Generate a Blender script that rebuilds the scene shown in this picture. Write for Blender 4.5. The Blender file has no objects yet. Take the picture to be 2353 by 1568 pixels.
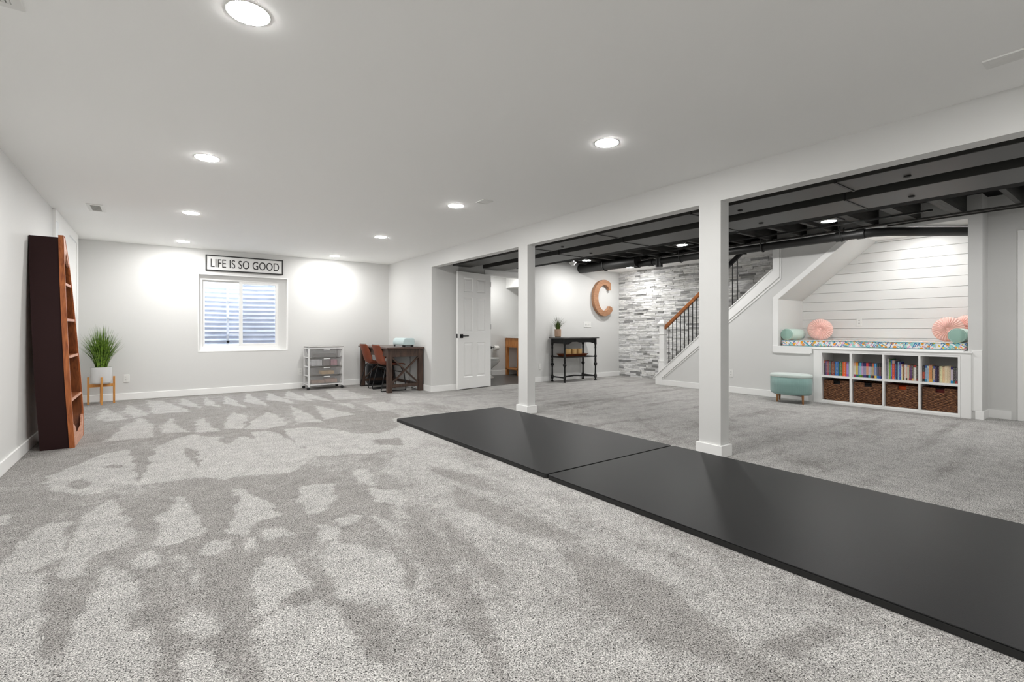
import bpy, bmesh, math, random
import numpy as np
from mathutils import Vector, Matrix
R = random.Random(7)
PI = math.pi
S = bpy.context.scene
COL = S.collection
IMG_W, IMG_H = 2353.0, 1568.0
F_PX, TH, CY, CAM_H = 1111.96, .6321, 758.56, 1.04

# ------------------------------------------------------------------ camera, world, exposure
cam_d = bpy.data.cameras.new('camera'); cam = bpy.data.objects.new('camera', cam_d); COL.objects.link(cam)
cam_d.sensor_width = 36.0; cam_d.lens = F_PX / IMG_W * 36.0
cam_d.shift_y = -(IMG_H / 2 - CY) / IMG_W
cam_d.clip_start = .02
cam.location = (0, 0, CAM_H); cam.rotation_euler = (PI / 2, 0, -TH)
S.camera = cam
w = bpy.data.worlds.new('world'); S.world = w; w.use_nodes = True
wn = w.node_tree; wn.nodes.clear()
wo = wn.nodes.new('ShaderNodeOutputWorld'); wb = wn.nodes.new('ShaderNodeBackground')
wb.inputs[0].default_value = (.80, .88, 1.0, 1); wb.inputs[1].default_value = 6.0
wn.links.new(wb.outputs[0], wo.inputs[0])
S.view_settings.view_transform = 'Standard'; S.view_settings.look = 'None'
S.view_settings.gamma = 1; S.view_settings.use_curve_mapping = False
S.view_settings.exposure = 0.96
LAMP = 190.0          # radiance of the ceiling lights' diffusers
S.cycles.max_bounces = 16; S.cycles.diffuse_bounces = 14; S.cycles.transparent_max_bounces = 16

# ------------------------------------------------------------------ room numbers (metres)
XL, YW, ZC, ZB = -.906, 9.185, 2.3368, 2.0958          # left wall, window wall, ceiling, header underside
XB, XBB, YO, YD = 3.70, 3.82, 7.33, 7.47               # header faces, jamb wall, door wall
XS, XST, YR, XR = 7.69, 8.51, 1.30, 7.96               # stair wall, stone wall, end of the nook, right wall
YBK, ZT = -1.3, 2.62                                   # wall behind the camera, top of everything
SK = .838                                              # slope of the stair

# ------------------------------------------------------------------ materials
def srgb(r, g, b):
    f = lambda c: (c / 255 / 12.92) if c / 255 <= .04045 else ((c / 255 + .055) / 1.055) ** 2.4
    return (f(r), f(g), f(b), 1)
def mat(name, col, rough=.5, metal=0, bump=0, bscale=60, spec=.5, sheen=0, emit=None, var=0, vscale=8, stretch=None):
    m = bpy.data.materials.new(name); m.use_nodes = True; nt = m.node_tree
    b = nt.nodes['Principled BSDF']
    b.inputs['Base Color'].default_value = col; b.inputs['Roughness'].default_value = rough
    b.inputs['Metallic'].default_value = metal; b.inputs['Specular IOR Level'].default_value = spec
    if sheen: b.inputs['Sheen Weight'].default_value = sheen
    if emit: b.inputs['Emission Color'].default_value = emit[0]; b.inputs['Emission Strength'].default_value = emit[1]
    tc = nt.nodes.new('ShaderNodeTexCoord'); mp = nt.nodes.new('ShaderNodeMapping')
    nt.links.new(tc.outputs['Object'], mp.inputs[0])
    if stretch: mp.inputs['Scale'].default_value = stretch
    if bump or var:
        pass
    if bump:
        n = nt.nodes.new('ShaderNodeTexNoise'); n.inputs['Scale'].default_value = bscale; n.inputs['Detail'].default_value = 4
        nt.links.new(mp.outputs[0], n.inputs[0])
        bp = nt.nodes.new('ShaderNodeBump'); bp.inputs['Strength'].default_value = bump; bp.inputs['Distance'].default_value = .004
        nt.links.new(n.outputs[0], bp.inputs['Height']); nt.links.new(bp.outputs[0], b.inputs['Normal'])
    if var:
        n = nt.nodes.new('ShaderNodeTexNoise'); n.inputs['Scale'].default_value = vscale; n.inputs['Detail'].default_value = 5
        nt.links.new(mp.outputs[0], n.inputs[0])
        r = nt.nodes.new('ShaderNodeValToRGB'); r.color_ramp.elements[0].position = .3; r.color_ramp.elements[1].position = .7
        r.color_ramp.elements[0].color = (col[0] * (1 - var), col[1] * (1 - var), col[2] * (1 - var), 1)
        r.color_ramp.elements[1].color = (min(1, col[0] * (1 + var)), min(1, col[1] * (1 + var)), min(1, col[2] * (1 + var)), 1)
        nt.links.new(n.outputs[0], r.inputs[0]); nt.links.new(r.outputs[0], b.inputs['Base Color'])
    return m
M = {}
M['wall'] = mat('wall_paint', (.68, .68, .669, 1), .6, bump=.05, bscale=300)
M['ceil'] = mat('ceiling_paint', (.93, .93, .918, 1), .7, bump=.04, bscale=260)
M['trim'] = mat('trim_paint', (.88, .88, .87, 1), .35, bump=.02, bscale=40)
M['black'] = mat('black_ceiling_paint', (.004, .004, .004, 1), .8, spec=.15, bump=.2, bscale=60, var=.3, vscale=5)
M['joist'] = mat('black_painted_timber', (.045, .044, .041, 1), .7, bump=.5, bscale=30, var=.35, vscale=12, stretch=(.3, 3, 3))
M['duct'] = mat('black_painted_duct', (.033, .033, .030, 1), .45, bump=.12, bscale=5, var=.15, vscale=2)
M['pipe'] = mat('black_painted_pipe', (.009, .009, .0085, 1), .5, bump=.1, bscale=20)
M['shiplap'] = mat('shiplap_paint', (.74, .74, .73, 1), .45, bump=.03, bscale=50)
M['mat'] = mat('black_vinyl_mat', (.009, .009, .0095, 1), .42, spec=.2, bump=.10, bscale=350, var=.08, vscale=3)
M['matside'] = mat('black_foam_edge', (.010, .010, .010, 1), .6)
M['blackmetal'] = mat('black_metal', (.012, .012, .013, 1), .38, metal=.3)
M['blackplastic'] = mat('black_plastic', (.012, .012, .013, 1), .5)
M['wplastic'] = mat('white_plastic', (.78, .78, .76, 1), .35)
M['slot'] = mat('socket_slots', (.12, .12, .12, 1), .5)
M['grill'] = mat('vent_shadow_grey', (.16, .155, .145, 1), .6)
M['vinyl'] = mat('white_vinyl_frame', (.80, .80, .79, 1), .3)
M['whitemetal'] = mat('white_painted_metal', (.78, .78, .78, 1), .3)
M['lens'] = mat('lamp_diffuser', (.9, .9, .9, 1), .5, emit=((1.0, .99, .97, 1), LAMP))
M['porcelain'] = mat('porcelain', (.82, .82, .81, 1), .12)
M['paper'] = mat('paper', (.78, .77, .74, 1), .8)
M['ceramic'] = mat('matte_white_ceramic', (.60, .60, .60, 1), .55, bump=.05)
M['tile'] = mat('dark_grey_tile', (.075, .072, .068, 1), .35, bump=.1, bscale=14, var=.3, vscale=4)
M['mint'] = mat('mint_velvet', srgb(196, 220, 210), .7, sheen=.4, bump=.1, bscale=90)
M['mintdark'] = mat('mint_velvet_end', srgb(150, 184, 172), .7, sheen=.3, bump=.1, bscale=90)
M['pink'] = mat('pink_velvet', srgb(244, 200, 190), .7, sheen=.5)
M['aqua'] = mat('aqua_velvet', srgb(124, 156, 151), .75, sheen=.6, bump=.1, bscale=120)
M['aquatop'] = mat('pale_aqua_velvet_top', srgb(196, 208, 203), .6, sheen=.5, bump=.1, bscale=120)
M['leather'] = mat('tan_leather', srgb(122, 58, 32), .5, bump=.15, bscale=120, var=.12, vscale=10)
M['seatedge'] = mat('grey_shell_piping', (.20, .20, .19, 1), .5)
M['bluecraft'] = mat('pale_blue_plastic', srgb(190, 208, 209), .35)
M['bag'] = mat('black_nylon_bag', (.03, .031, .034, 1), .5, bump=.8, bscale=9)
M['candle'] = mat('ivory_wax', srgb(226, 186, 124), .5, var=.08, vscale=30)
M['soil'] = mat('dark_soil', (.02, .015, .01, 1), .9, bump=.5)
M['glass'] = mat('window_glass', (1, 1, 1, 1), 0)
g = M['glass'].node_tree; b = g.nodes['Principled BSDF']; b.inputs['Transmission Weight'].default_value = 1; b.inputs['IOR'].default_value = 1.02; b.inputs['Roughness'].default_value = 0
M['screen'] = mat('insect_screen', (.5, .54, .62, 1), .6); b = M['screen'].node_tree.nodes['Principled BSDF']; b.inputs['Alpha'].default_value = .24
M['mesh'] = mat('grey_mesh_drawer', (.42, .42, .42, 1), .5); M['mesh'].node_tree.nodes['Principled BSDF'].inputs['Alpha'].default_value = .42
M['steel'] = mat('galvanised_steel', (.74, .77, .84, 1), .5, metal=.2, bump=.15, bscale=14, var=.12, vscale=6)
M['gravel'] = mat('gravel', (.25, .22, .19, 1), .9, bump=1, bscale=60, var=.5, vscale=70)
def wood(name, c, dark, axis='z', rough=.45, scale=6):
    m = bpy.data.materials.new(name); m.use_nodes = True; nt = m.node_tree; b = nt.nodes['Principled BSDF']
    tc = nt.nodes.new('ShaderNodeTexCoord'); mp = nt.nodes.new('ShaderNodeMapping')
    st = {'x': (.12, 1, 1), 'y': (1, .12, 1), 'z': (1, 1, .12)}[axis]
    mp.inputs['Scale'].default_value = st; nt.links.new(tc.outputs['Object'], mp.inputs[0])
    n = nt.nodes.new('ShaderNodeTexNoise'); n.inputs['Scale'].default_value = scale * 8; n.inputs['Detail'].default_value = 6; n.inputs['Distortion'].default_value = .6
    nt.links.new(mp.outputs[0], n.inputs[0])
    r = nt.nodes.new('ShaderNodeValToRGB'); r.color_ramp.elements[0].position = .32; r.color_ramp.elements[1].position = .66
    r.color_ramp.elements[0].color = dark; r.color_ramp.elements[1].color = c
    nt.links.new(n.outputs[0], r.inputs[0]); nt.links.new(r.outputs[0], b.inputs['Base Color']); b.inputs['Roughness'].default_value = rough
    bp = nt.nodes.new('ShaderNodeBump'); bp.inputs['Strength'].default_value = .12; bp.inputs['Distance'].default_value = .003
    nt.links.new(n.outputs[0], bp.inputs['Height']); nt.links.new(bp.outputs[0], b.inputs['Normal'])
    return m
M['hull'] = mat('dark_plum_paint', srgb(44, 26, 26), .6, spec=.15, bump=.08, bscale=30)
M['cherry'] = wood('cherry_stained_pine', srgb(188, 110, 58), srgb(132, 66, 28))
M['cherryin'] = wood('cherry_stained_back', srgb(140, 80, 40), srgb(104, 56, 26))
M['cherrylite'] = wood('raw_pinkish_pine', srgb(208, 158, 132), srgb(180, 124, 98), 'y')
M['bamboo'] = wood('golden_bamboo', srgb(206, 148, 76), srgb(180, 118, 52))
M['espresso'] = wood('espresso_wood', srgb(80, 60, 49), srgb(50, 36, 29))
M['espressotop'] = wood('espresso_wood_top', srgb(92, 72, 64), srgb(62, 46, 40), 'y', .3)
M['oak'] = wood('oak_handrail', srgb(178, 110, 58), srgb(138, 78, 36), 'y', .35)
M['cwood'] = wood('rustic_letter_wood', srgb(176, 132, 100), srgb(150, 106, 76), 'x', .6)
M['vanity'] = wood('honey_oak', srgb(196, 134, 72), srgb(164, 100, 46))
M['traywood'] = wood('reddish_brown_tray', srgb(132, 70, 38), srgb(92, 44, 22), 'x')
M['legwood'] = wood('walnut_leg', srgb(158, 112, 66), srgb(122, 80, 42))
M['distress'] = mat('distressed_black_paint', (.011, .011, .011, 1), .5, spec=.3, bump=.3, bscale=40)
M['distresstop'] = mat('worn_black_table_top', (.10, .098, .095, 1), .4, bump=.2, bscale=40, var=.4, vscale=6)
def grass_mat(name, c1, c2):
    m = bpy.data.materials.new(name); m.use_nodes = True; nt = m.node_tree; b = nt.nodes['Principled BSDF']
    n = nt.nodes.new('ShaderNodeTexNoise'); n.inputs['Scale'].default_value = 40
    tc = nt.nodes.new('ShaderNodeTexCoord'); nt.links.new(tc.outputs['Object'], n.inputs[0])
    r = nt.nodes.new('ShaderNodeValToRGB'); r.color_ramp.elements[0].position = .35; r.color_ramp.elements[1].position = .65
    r.color_ramp.elements[0].color = c1; r.color_ramp.elements[1].color = c2
    nt.links.new(n.outputs[0], r.inputs[0]); nt.links.new(r.outputs[0], b.inputs['Base Color']); b.inputs['Roughness'].default_value = .5
    return m
M['grass'] = grass_mat('green_blades', srgb(44, 72, 10), srgb(116, 150, 40))
M['grasstip'] = grass_mat('dusky_blades', srgb(58, 56, 46), srgb(96, 104, 62))

# carpet: light and dark nap swept by the vacuum, tufts and flecks
def carpet_mat():
    m = bpy.data.materials.new('grey_plush_carpet'); m.use_nodes = True; nt = m.node_tree; L = nt.links.new
    b = nt.nodes['Principled BSDF']; b.inputs['Roughness'].default_value = .95; b.inputs['Specular IOR Level'].default_value = .1
    tc = nt.nodes.new('ShaderNodeTexCoord')
    def noise(s, d=3, rough=.5, vec=None, dist=0):
        n = nt.nodes.new('ShaderNodeTexNoise'); n.inputs['Scale'].default_value = s; n.inputs['Detail'].default_value = d
        n.inputs['Roughness'].default_value = rough; n.inputs['Distortion'].default_value = dist
        L(vec or tc.outputs['Object'], n.inputs[0]); return n
    def math_(op, a, c, cl=False):
        n = nt.nodes.new('ShaderNodeMath'); n.operation = op; n.use_clamp = cl
        for i, v in enumerate((a, c)):
            if isinstance(v, (int, float)): n.inputs[i].default_value = v
            elif v is not None: L(v, n.inputs[i])
        return n.outputs[0]
    at = nt.nodes.new('ShaderNodeAttribute'); at.attribute_name = 'nap'
    edge = noise(26, 5, .7)
    n1 = math_('ADD', at.outputs['Fac'], math_('MULTIPLY', math_('SUBTRACT', edge.outputs[0],   .5), 1.25))
    sm = nt.nodes.new('ShaderNodeMapRange'); sm.interpolation_type = 'SMOOTHSTEP'; sm.inputs['From Min'].default_value = .22; sm.inputs['From Max'].default_value = .78
    L(n1, sm.inputs['Value'])
    mix = nt.nodes.new('ShaderNodeMix'); mix.data_type = 'RGBA'
    mix.inputs['A'].default_value = (.335, .322, .309, 1); mix.inputs['B'].default_value = (.505, .494, .478, 1)
    L(sm.outputs[0], mix.inputs['Factor'])
    # tufts
    tu = noise(210, 2, .6, dist=.8)
    tr = nt.nodes.new('ShaderNodeMapRange'); tr.inputs['From Min'].default_value = .33; tr.inputs['From Max'].default_value = .64
    tr.inputs['To Min'].default_value = .02; tr.inputs['To Max'].default_value = 1.45
    L(tu.outputs[0], tr.inputs['Value'])
    fl = noise(520, 1, .5)
    fr = nt.nodes.new('ShaderNodeMapRange'); fr.inputs['From Min'].default_value = .3; fr.inputs['From Max'].default_value = .7
    fr.inputs['To Min'].default_value = .72; fr.inputs['To Max'].default_value = 1.28
    L(fl.outputs[0], fr.inputs['Value'])
    soft = noise(7.5, 5, .65); sr = nt.nodes.new('ShaderNodeMapRange'); sr.inputs['From Min'].default_value = .3; sr.inputs['From Max'].default_value = .7
    sr.inputs['To Min'].default_value = .84; sr.inputs['To Max'].default_value = 1.13; L(soft.outputs[0], sr.inputs['Value'])
    k = math_('MULTIPLY', math_('MULTIPLY', tr.outputs[0], fr.outputs[0]), sr.outputs[0])
    vm = nt.nodes.new('ShaderNodeVectorMath'); vm.operation = 'SCALE'; L(mix.outputs['Result'], vm.inputs[0]); L(k, vm.inputs['Scale'])
    L(vm.outputs[0], b.inputs['Base Color'])
    bp = nt.nodes.new('ShaderNodeBump'); bp.inputs['Strength'].default_value = .7; bp.inputs['Distance'].default_value = .004
    L(tu.outputs[0], bp.inputs['Height']); L(bp.outputs[0], b.inputs['Normal'])
    return m
M['carpet'] = carpet_mat()
def stone_mat():
    m = bpy.data.materials.new('stacked_ledge_stone'); m.use_nodes = True; nt = m.node_tree; L = nt.links.new
    b = nt.nodes['Principled BSDF']; b.inputs['Roughness'].default_value = .75
    at = nt.nodes.new('ShaderNodeAttribute'); at.attribute_name = 'tone'
    tc = nt.nodes.new('ShaderNodeTexCoord'); mp = nt.nodes.new('ShaderNodeMapping'); mp.inputs['Scale'].default_value = (1, .35, 1.6); L(tc.outputs['Object'], mp.inputs[0])
    n = nt.nodes.new('ShaderNodeTexNoise'); n.inputs['Scale'].default_value = 26; n.inputs['Detail'].default_value = 7; n.inputs['Roughness'].default_value = .65; n.inputs['Distortion'].default_value = .7
    L(mp.outputs[0], n.inputs[0])
    r = nt.nodes.new('ShaderNodeMapRange'); r.inputs['From Min'].default_value = .3; r.inputs['From Max'].default_value = .62; r.inputs['To Min'].default_value = .62; r.inputs['To Max'].default_value = 1.12
    L(n.outputs[0], r.inputs['Value'])
    vm = nt.nodes.new('ShaderNodeVectorMath'); vm.operation = 'SCALE'; L(at.outputs['Color'], vm.inputs[0]); L(r.outputs[0], vm.inputs['Scale']); L(vm.outputs[0], b.inputs['Base Color'])
    bp = nt.nodes.new('ShaderNodeBump'); bp.inputs['Strength'].default_value = .8; bp.inputs['Distance'].default_value = .012
    L(n.outputs[0], bp.inputs['Height']); L(bp.outputs[0], b.inputs['Normal'])
    return m
M['stone'] = stone_mat()
def wicker_mat():
    m = bpy.data.materials.new('woven_seagrass'); m.use_nodes = True; nt = m.node_tree; L = nt.links.new
    b = nt.nodes['Principled BSDF']; b.inputs['Roughness'].default_value = .6
    tc = nt.nodes.new('ShaderNodeTexCoord'); mp = nt.nodes.new('ShaderNodeMapping'); mp.inputs['Scale'].default_value = (1, 1, 2.6); L(tc.outputs['Object'], mp.inputs[0])
    v = nt.nodes.new('ShaderNodeTexNoise'); v.inputs['Scale'].default_value = 42; v.inputs['Detail'].default_value = 4; v.inputs['Distortion'].default_value = .4; L(mp.outputs[0], v.inputs[0])
    r = nt.nodes.new('ShaderNodeValToRGB'); e = r.color_ramp.elements
    e[0].position = .3; e[0].color = srgb(58, 34, 24); e[1].position = .72; e[1].color = srgb(176, 126, 84)
    x = e.new(.5); x.color = srgb(112, 72, 48)
    L(v.outputs[0], r.inputs[0]); L(r.outputs[0], b.inputs['Base Color'])
    bp = nt.nodes.new('ShaderNodeBump'); bp.inputs['Strength'].default_value = .6; bp.inputs['Distance'].default_value = .004; L(v.outputs[0], bp.inputs['Height']); L(bp.outputs[0], b.inputs['Normal'])
    return m
M['wicker'] = wicker_mat()
def print_mat():     # white cotton with painterly leaves and dabs
    m = bpy.data.materials.new('colourful_print_cotton'); m.use_nodes = True; nt = m.node_tree; L = nt.links.new
    b = nt.nodes['Principled BSDF']; b.inputs['Roughness'].default_value = .85
    tc = nt.nodes.new('ShaderNodeTexCoord'); prev = None
    base = nt.nodes.new('ShaderNodeRGB'); base.outputs[0].default_value = (.80, .80, .79, 1); prev = base.outputs[0]
    layers = [((1.0, 1.0, 1.0), (0, 0, .6), 9, .19, srgb(150, 208, 206), 3), ((1, 1.3, .7), (0, 0, -.7), 12, .12, srgb(238, 168, 200), 5), ((1, .55, 1.6), (0, 0, .9), 12, .155, srgb(240, 158, 44), 7),
              ((1, 1.6, .6), (0, 0, -.5), 15, .12, srgb(60, 110, 180), 11), ((1, .8, 1.2), (0, 0, .7), 16, .095, srgb(228, 196, 40), 13), ((1, 2.2, .5), (0, 0, 1.0), 13, .13, srgb(44, 150, 176), 17),
              ((1, 1.2, .9), (0, 0, -.9), 18, .07, srgb(232, 110, 60), 19)]
    for sc, rot, s, th, c, off in layers:
        mp = nt.nodes.new('ShaderNodeMapping'); mp.inputs['Scale'].default_value = (sc[0], sc[1] * 1.9, sc[2] * .75); m0 = nt.nodes.new('ShaderNodeMapping'); m0.inputs['Rotation'].default_value = (rot[2], 0, 0); mp.inputs['Location'].default_value = (off, off * .7, off * .3)
        L(tc.outputs['Object'], m0.inputs[0]); L(m0.outputs[0], mp.inputs[0])
        v = nt.nodes.new('ShaderNodeTexVoronoi'); v.inputs['Scale'].default_value = s * 1.3; L(mp.outputs[0], v.inputs['Vector'])
        wn2 = nt.nodes.new('ShaderNodeMath'); wn2.operation = 'LESS_THAN'; L(v.outputs['Distance'], wn2.inputs[0]); wn2.inputs[1].default_value = th * 2.35
        mx = nt.nodes.new('ShaderNodeMix'); mx.data_type = 'RGBA'; L(wn2.outputs[0], mx.inputs['Factor']); L(prev, mx.inputs['A']); mx.inputs['B'].default_value = c
        prev = mx.outputs['Result']
    L(prev, b.inputs['Base Color']); return m
M['print'] = print_mat()

# ------------------------------------------------------------------ mesh helpers
def tag(o, label=None, cat=None, group=None, kind=None):
    if label: o['label'] = label
    if cat: o['category'] = cat
    if group: o['group'] = group
    if kind: o['kind'] = kind
    return o
def thing(name, label, cat, loc=(0, 0, 0), rz=0, group=None):
    o = bpy.data.objects.new(name, None); COL.objects.link(o); o.location = loc; o.rotation_euler = (0, 0, rz); o.empty_display_size = .05
    return tag(o, label, cat, group)
class MB:
    def __init__(s): s.bm = bmesh.new(); s.mi = 0; s.nb = 0
    def _eps(s): s.nb += 1; return (s.nb % 7) * 4e-5      # keeps overlapping blocks of one mesh from sharing a face exactly
    def _fin(s, vs):
        for f in {f for v in vs for f in v.link_faces}: f.material_index = s.mi
        return vs
    def box(s, x0, x1, y0, y1, z0, z1, rot=None, piv=None):
        e = s._eps(); x0 -= e; x1 += e; y0 -= e; y1 += e; z0 -= e; z1 += e
        vs = [s.bm.verts.new((x, y, z)) for x in (x0, x1) for y in (y0, y1) for z in (z0, z1)]
        for q in ((0, 1, 3, 2), (4, 6, 7, 5), (0, 4, 5, 1), (2, 3, 7, 6), (0, 2, 6, 4), (1, 5, 7, 3)): s.bm.faces.new([vs[i] for i in q])
        if rot is not None:
            p = Vector(piv) if piv else Vector(((x0 + x1) / 2, (y0 + y1) / 2, (z0 + z1) / 2))
            for v in vs: v.co = p + rot @ (v.co - p)
        return s._fin(vs)
    def bar(s, a, b, wx, wy, up=(0, 0, 1)):      # square bar from a to b
        a, b = Vector(a), Vector(b); d = (b - a).normalized(); u = Vector(up)
        if abs(d.dot(u)) > .99: u = Vector((0, 1, 0))
        s1 = d.cross(u).normalized(); s2 = d.cross(s1).normalized()
        vs = [s.bm.verts.new(p + s1 * i * wx / 2 + s2 * j * wy / 2) for p in (a, b) for i, j in ((-1, -1), (1, -1), (1, 1), (-1, 1))]
        for q in ((0, 1, 2, 3), (7, 6, 5, 4), (0, 4, 5, 1), (1, 5, 6, 2), (2, 6, 7, 3), (3, 7, 4, 0)): s.bm.faces.new([vs[i] for i in q])
        return s._fin(vs)
    def prism(s, pts, axis, lo, hi):             # 2D outline, extruded along axis
        def P(a, b, c): return {'x': (c, a, b), 'y': (a, c, b), 'z': (a, b, c)}[axis]
        e = s._eps(); lo -= e; hi += e
        A = [s.bm.verts.new(P(a, b, lo)) for a, b in pts]; B = [s.bm.verts.new(P(a, b, hi)) for a, b in pts]; n = len(pts)
        s.bm.faces.new(A); s.bm.faces.new(B[::-1])
        for i in range(n): s.bm.faces.new((A[i], B[i], B[(i + 1) % n], A[(i + 1) % n]))
        return s._fin(A + B)
    def lathe(s, prof, c=(0, 0, 0), n=24, axis='z', sx=1, sy=1):
        rings = []
        for r, h in prof:
            ring = []
            for k in range(n):
                a = 2 * PI * k / n; x, y = r * math.cos(a) * sx, r * math.sin(a) * sy
                p = {'z': (x, y, h), 'x': (h, x, y), 'y': (x, h, y)}[axis]
                ring.append(s.bm.verts.new((c[0] + p[0], c[1] + p[1], c[2] + p[2])))
            rings.append(ring)
        for a, b in zip(rings, rings[1:]):
            for k in range(n): s.bm.faces.new((a[k], a[(k + 1) % n], b[(k + 1) % n], b[k]))
        allv = [v for r_ in rings for v in r_]; s._fin(allv)
        if prof[0][0] > 1e-6: s.bm.faces.new(rings[0][::-1]).material_index = s.mi
        if prof[-1][0] > 1e-6: s.bm.faces.new(rings[-1]).material_index = s.mi
        for k, ring in ((0, rings[0]), (-1, rings[-1])):
            if prof[k][0] <= 1e-6: bmesh.ops.remove_doubles(s.bm, verts=ring, dist=1e-4)
        return None
    def tube(s, path, r, n=10, cap=True):
        path = [Vector(p) for p in path]; rings = []; prevu = None
        for i, p in enumerate(path):
            d = (path[min(i + 1, len(path) - 1)] - path[max(i - 1, 0)]).normalized()
            u = prevu if prevu is not None else (Vector((0, 0, 1)) if abs(d.z) < .9 else Vector((1, 0, 0)))
            u = (u - d * u.dot(d)).normalized(); v = d.cross(u); prevu = u
            rr = r[i] if isinstance(r, (list, tuple)) else r
            rings.append([s.bm.verts.new(p + (u * math.cos(2 * PI * k / n) + v * math.sin(2 * PI * k / n)) * rr) for k in range(n)])
        for a, b in zip(rings, rings[1:]):
            for k in range(n): s.bm.faces.new((a[k], a[(k + 1) % n], b[(k + 1) % n], b[k]))
        if cap: s.bm.faces.new(rings[0][::-1]); s.bm.faces.new(rings[-1])
        return s._fin([v for r_ in rings for v in r_])
    def quad(s, *p):
        vs = [s.bm.verts.new(q) for q in p]; s.bm.faces.new(vs); return s._fin(vs)
    def build(s, name, m, parent=None, origin=None, smooth=False, bevel=0, bseg=2, subsurf=0, solid=0):
        bmesh.ops.recalc_face_normals(s.bm, faces=s.bm.faces)
        off = Vector((0, 0, 0))
        if parent is not None: off = Vector(parent.get('_w', parent.location))
        elif origin is not None: off = Vector(origin)
        for v in s.bm.verts: v.co -= off
        me = bpy.data.meshes.new(name); s.bm.to_mesh(me); s.bm.free()
        for mm in (m if isinstance(m, (list, tuple)) else [m]): me.materials.append(mm)
        o = bpy.data.objects.new(name, me); COL.objects.link(o)
        if smooth:
            for p in me.polygons: p.use_smooth = True
            if smooth != 'all':
                try: me.set_sharp_from_angle(angle=math.radians(38))
                except Exception: pass
        if parent is not None:
            o.parent = parent; WPOS[o.name] = off
        else: o.location = off
        if solid: q = o.modifiers.new('s', 'SOLIDIFY'); q.thickness = solid; q.offset = 0
        if bevel: q = o.modifiers.new('b', 'BEVEL'); q.width = bevel; q.segments = bseg; q.limit_method = 'ANGLE'
        if subsurf: q = o.modifiers.new('u', 'SUBSURF'); q.levels = subsurf; q.render_levels = subsurf
        return o
WPOS = {}
_build = MB.build
def build(s, name, m, parent=None, **k):      # world coordinates of a sub-part's frame = its thing's location
    if parent is not None and parent.parent is not None:
        off = WPOS[parent.name]; k2 = dict(k); k2.pop('origin', None)
        o = _build(s, name, m, None, origin=off, **k2); o.location = (0, 0, 0); o.parent = parent; WPOS[o.name] = off; return o
    o = _build(s, name, m, parent, **k)
    if parent is None: WPOS[o.name] = Vector(o.location)
    return o
MB.build = build
def struct(name, b, m, **k): return tag(b.build(name, m, **k), kind='structure')
def boxes(*bs):
    b = MB()
    for q in bs: b.box(*q)
    return b
def copy_tree(o, parent=None):
    c = o.copy(); COL.objects.link(c); c.parent = parent
    for ch in list(o.children): copy_tree(ch, c)
    return c
def floor_at(u, v, z=0):                       # photograph pixel -> point on the floor plane
    k = (u - IMG_W / 2) / F_PX; s_ = (z - CAM_H) / (-(v - CY) / F_PX)
    return (math.sin(TH) + k * math.cos(TH)) * s_, (math.cos(TH) - k * math.sin(TH)) * s_

# ------------------------------------------------------------------ floor with the vacuumed nap
def in_poly(px, py, poly):
    c = np.zeros(px.shape, bool); n = len(poly); j = n - 1
    for i in range(n):
        xi, yi = poly[i]; xj, yj = poly[j]
        t = ((yi > py) != (yj > py)) & (px < (xj - xi) * (py - yi) / (yj - yi + 1e-12) + xi); c ^= t; j = i
    return c
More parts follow.
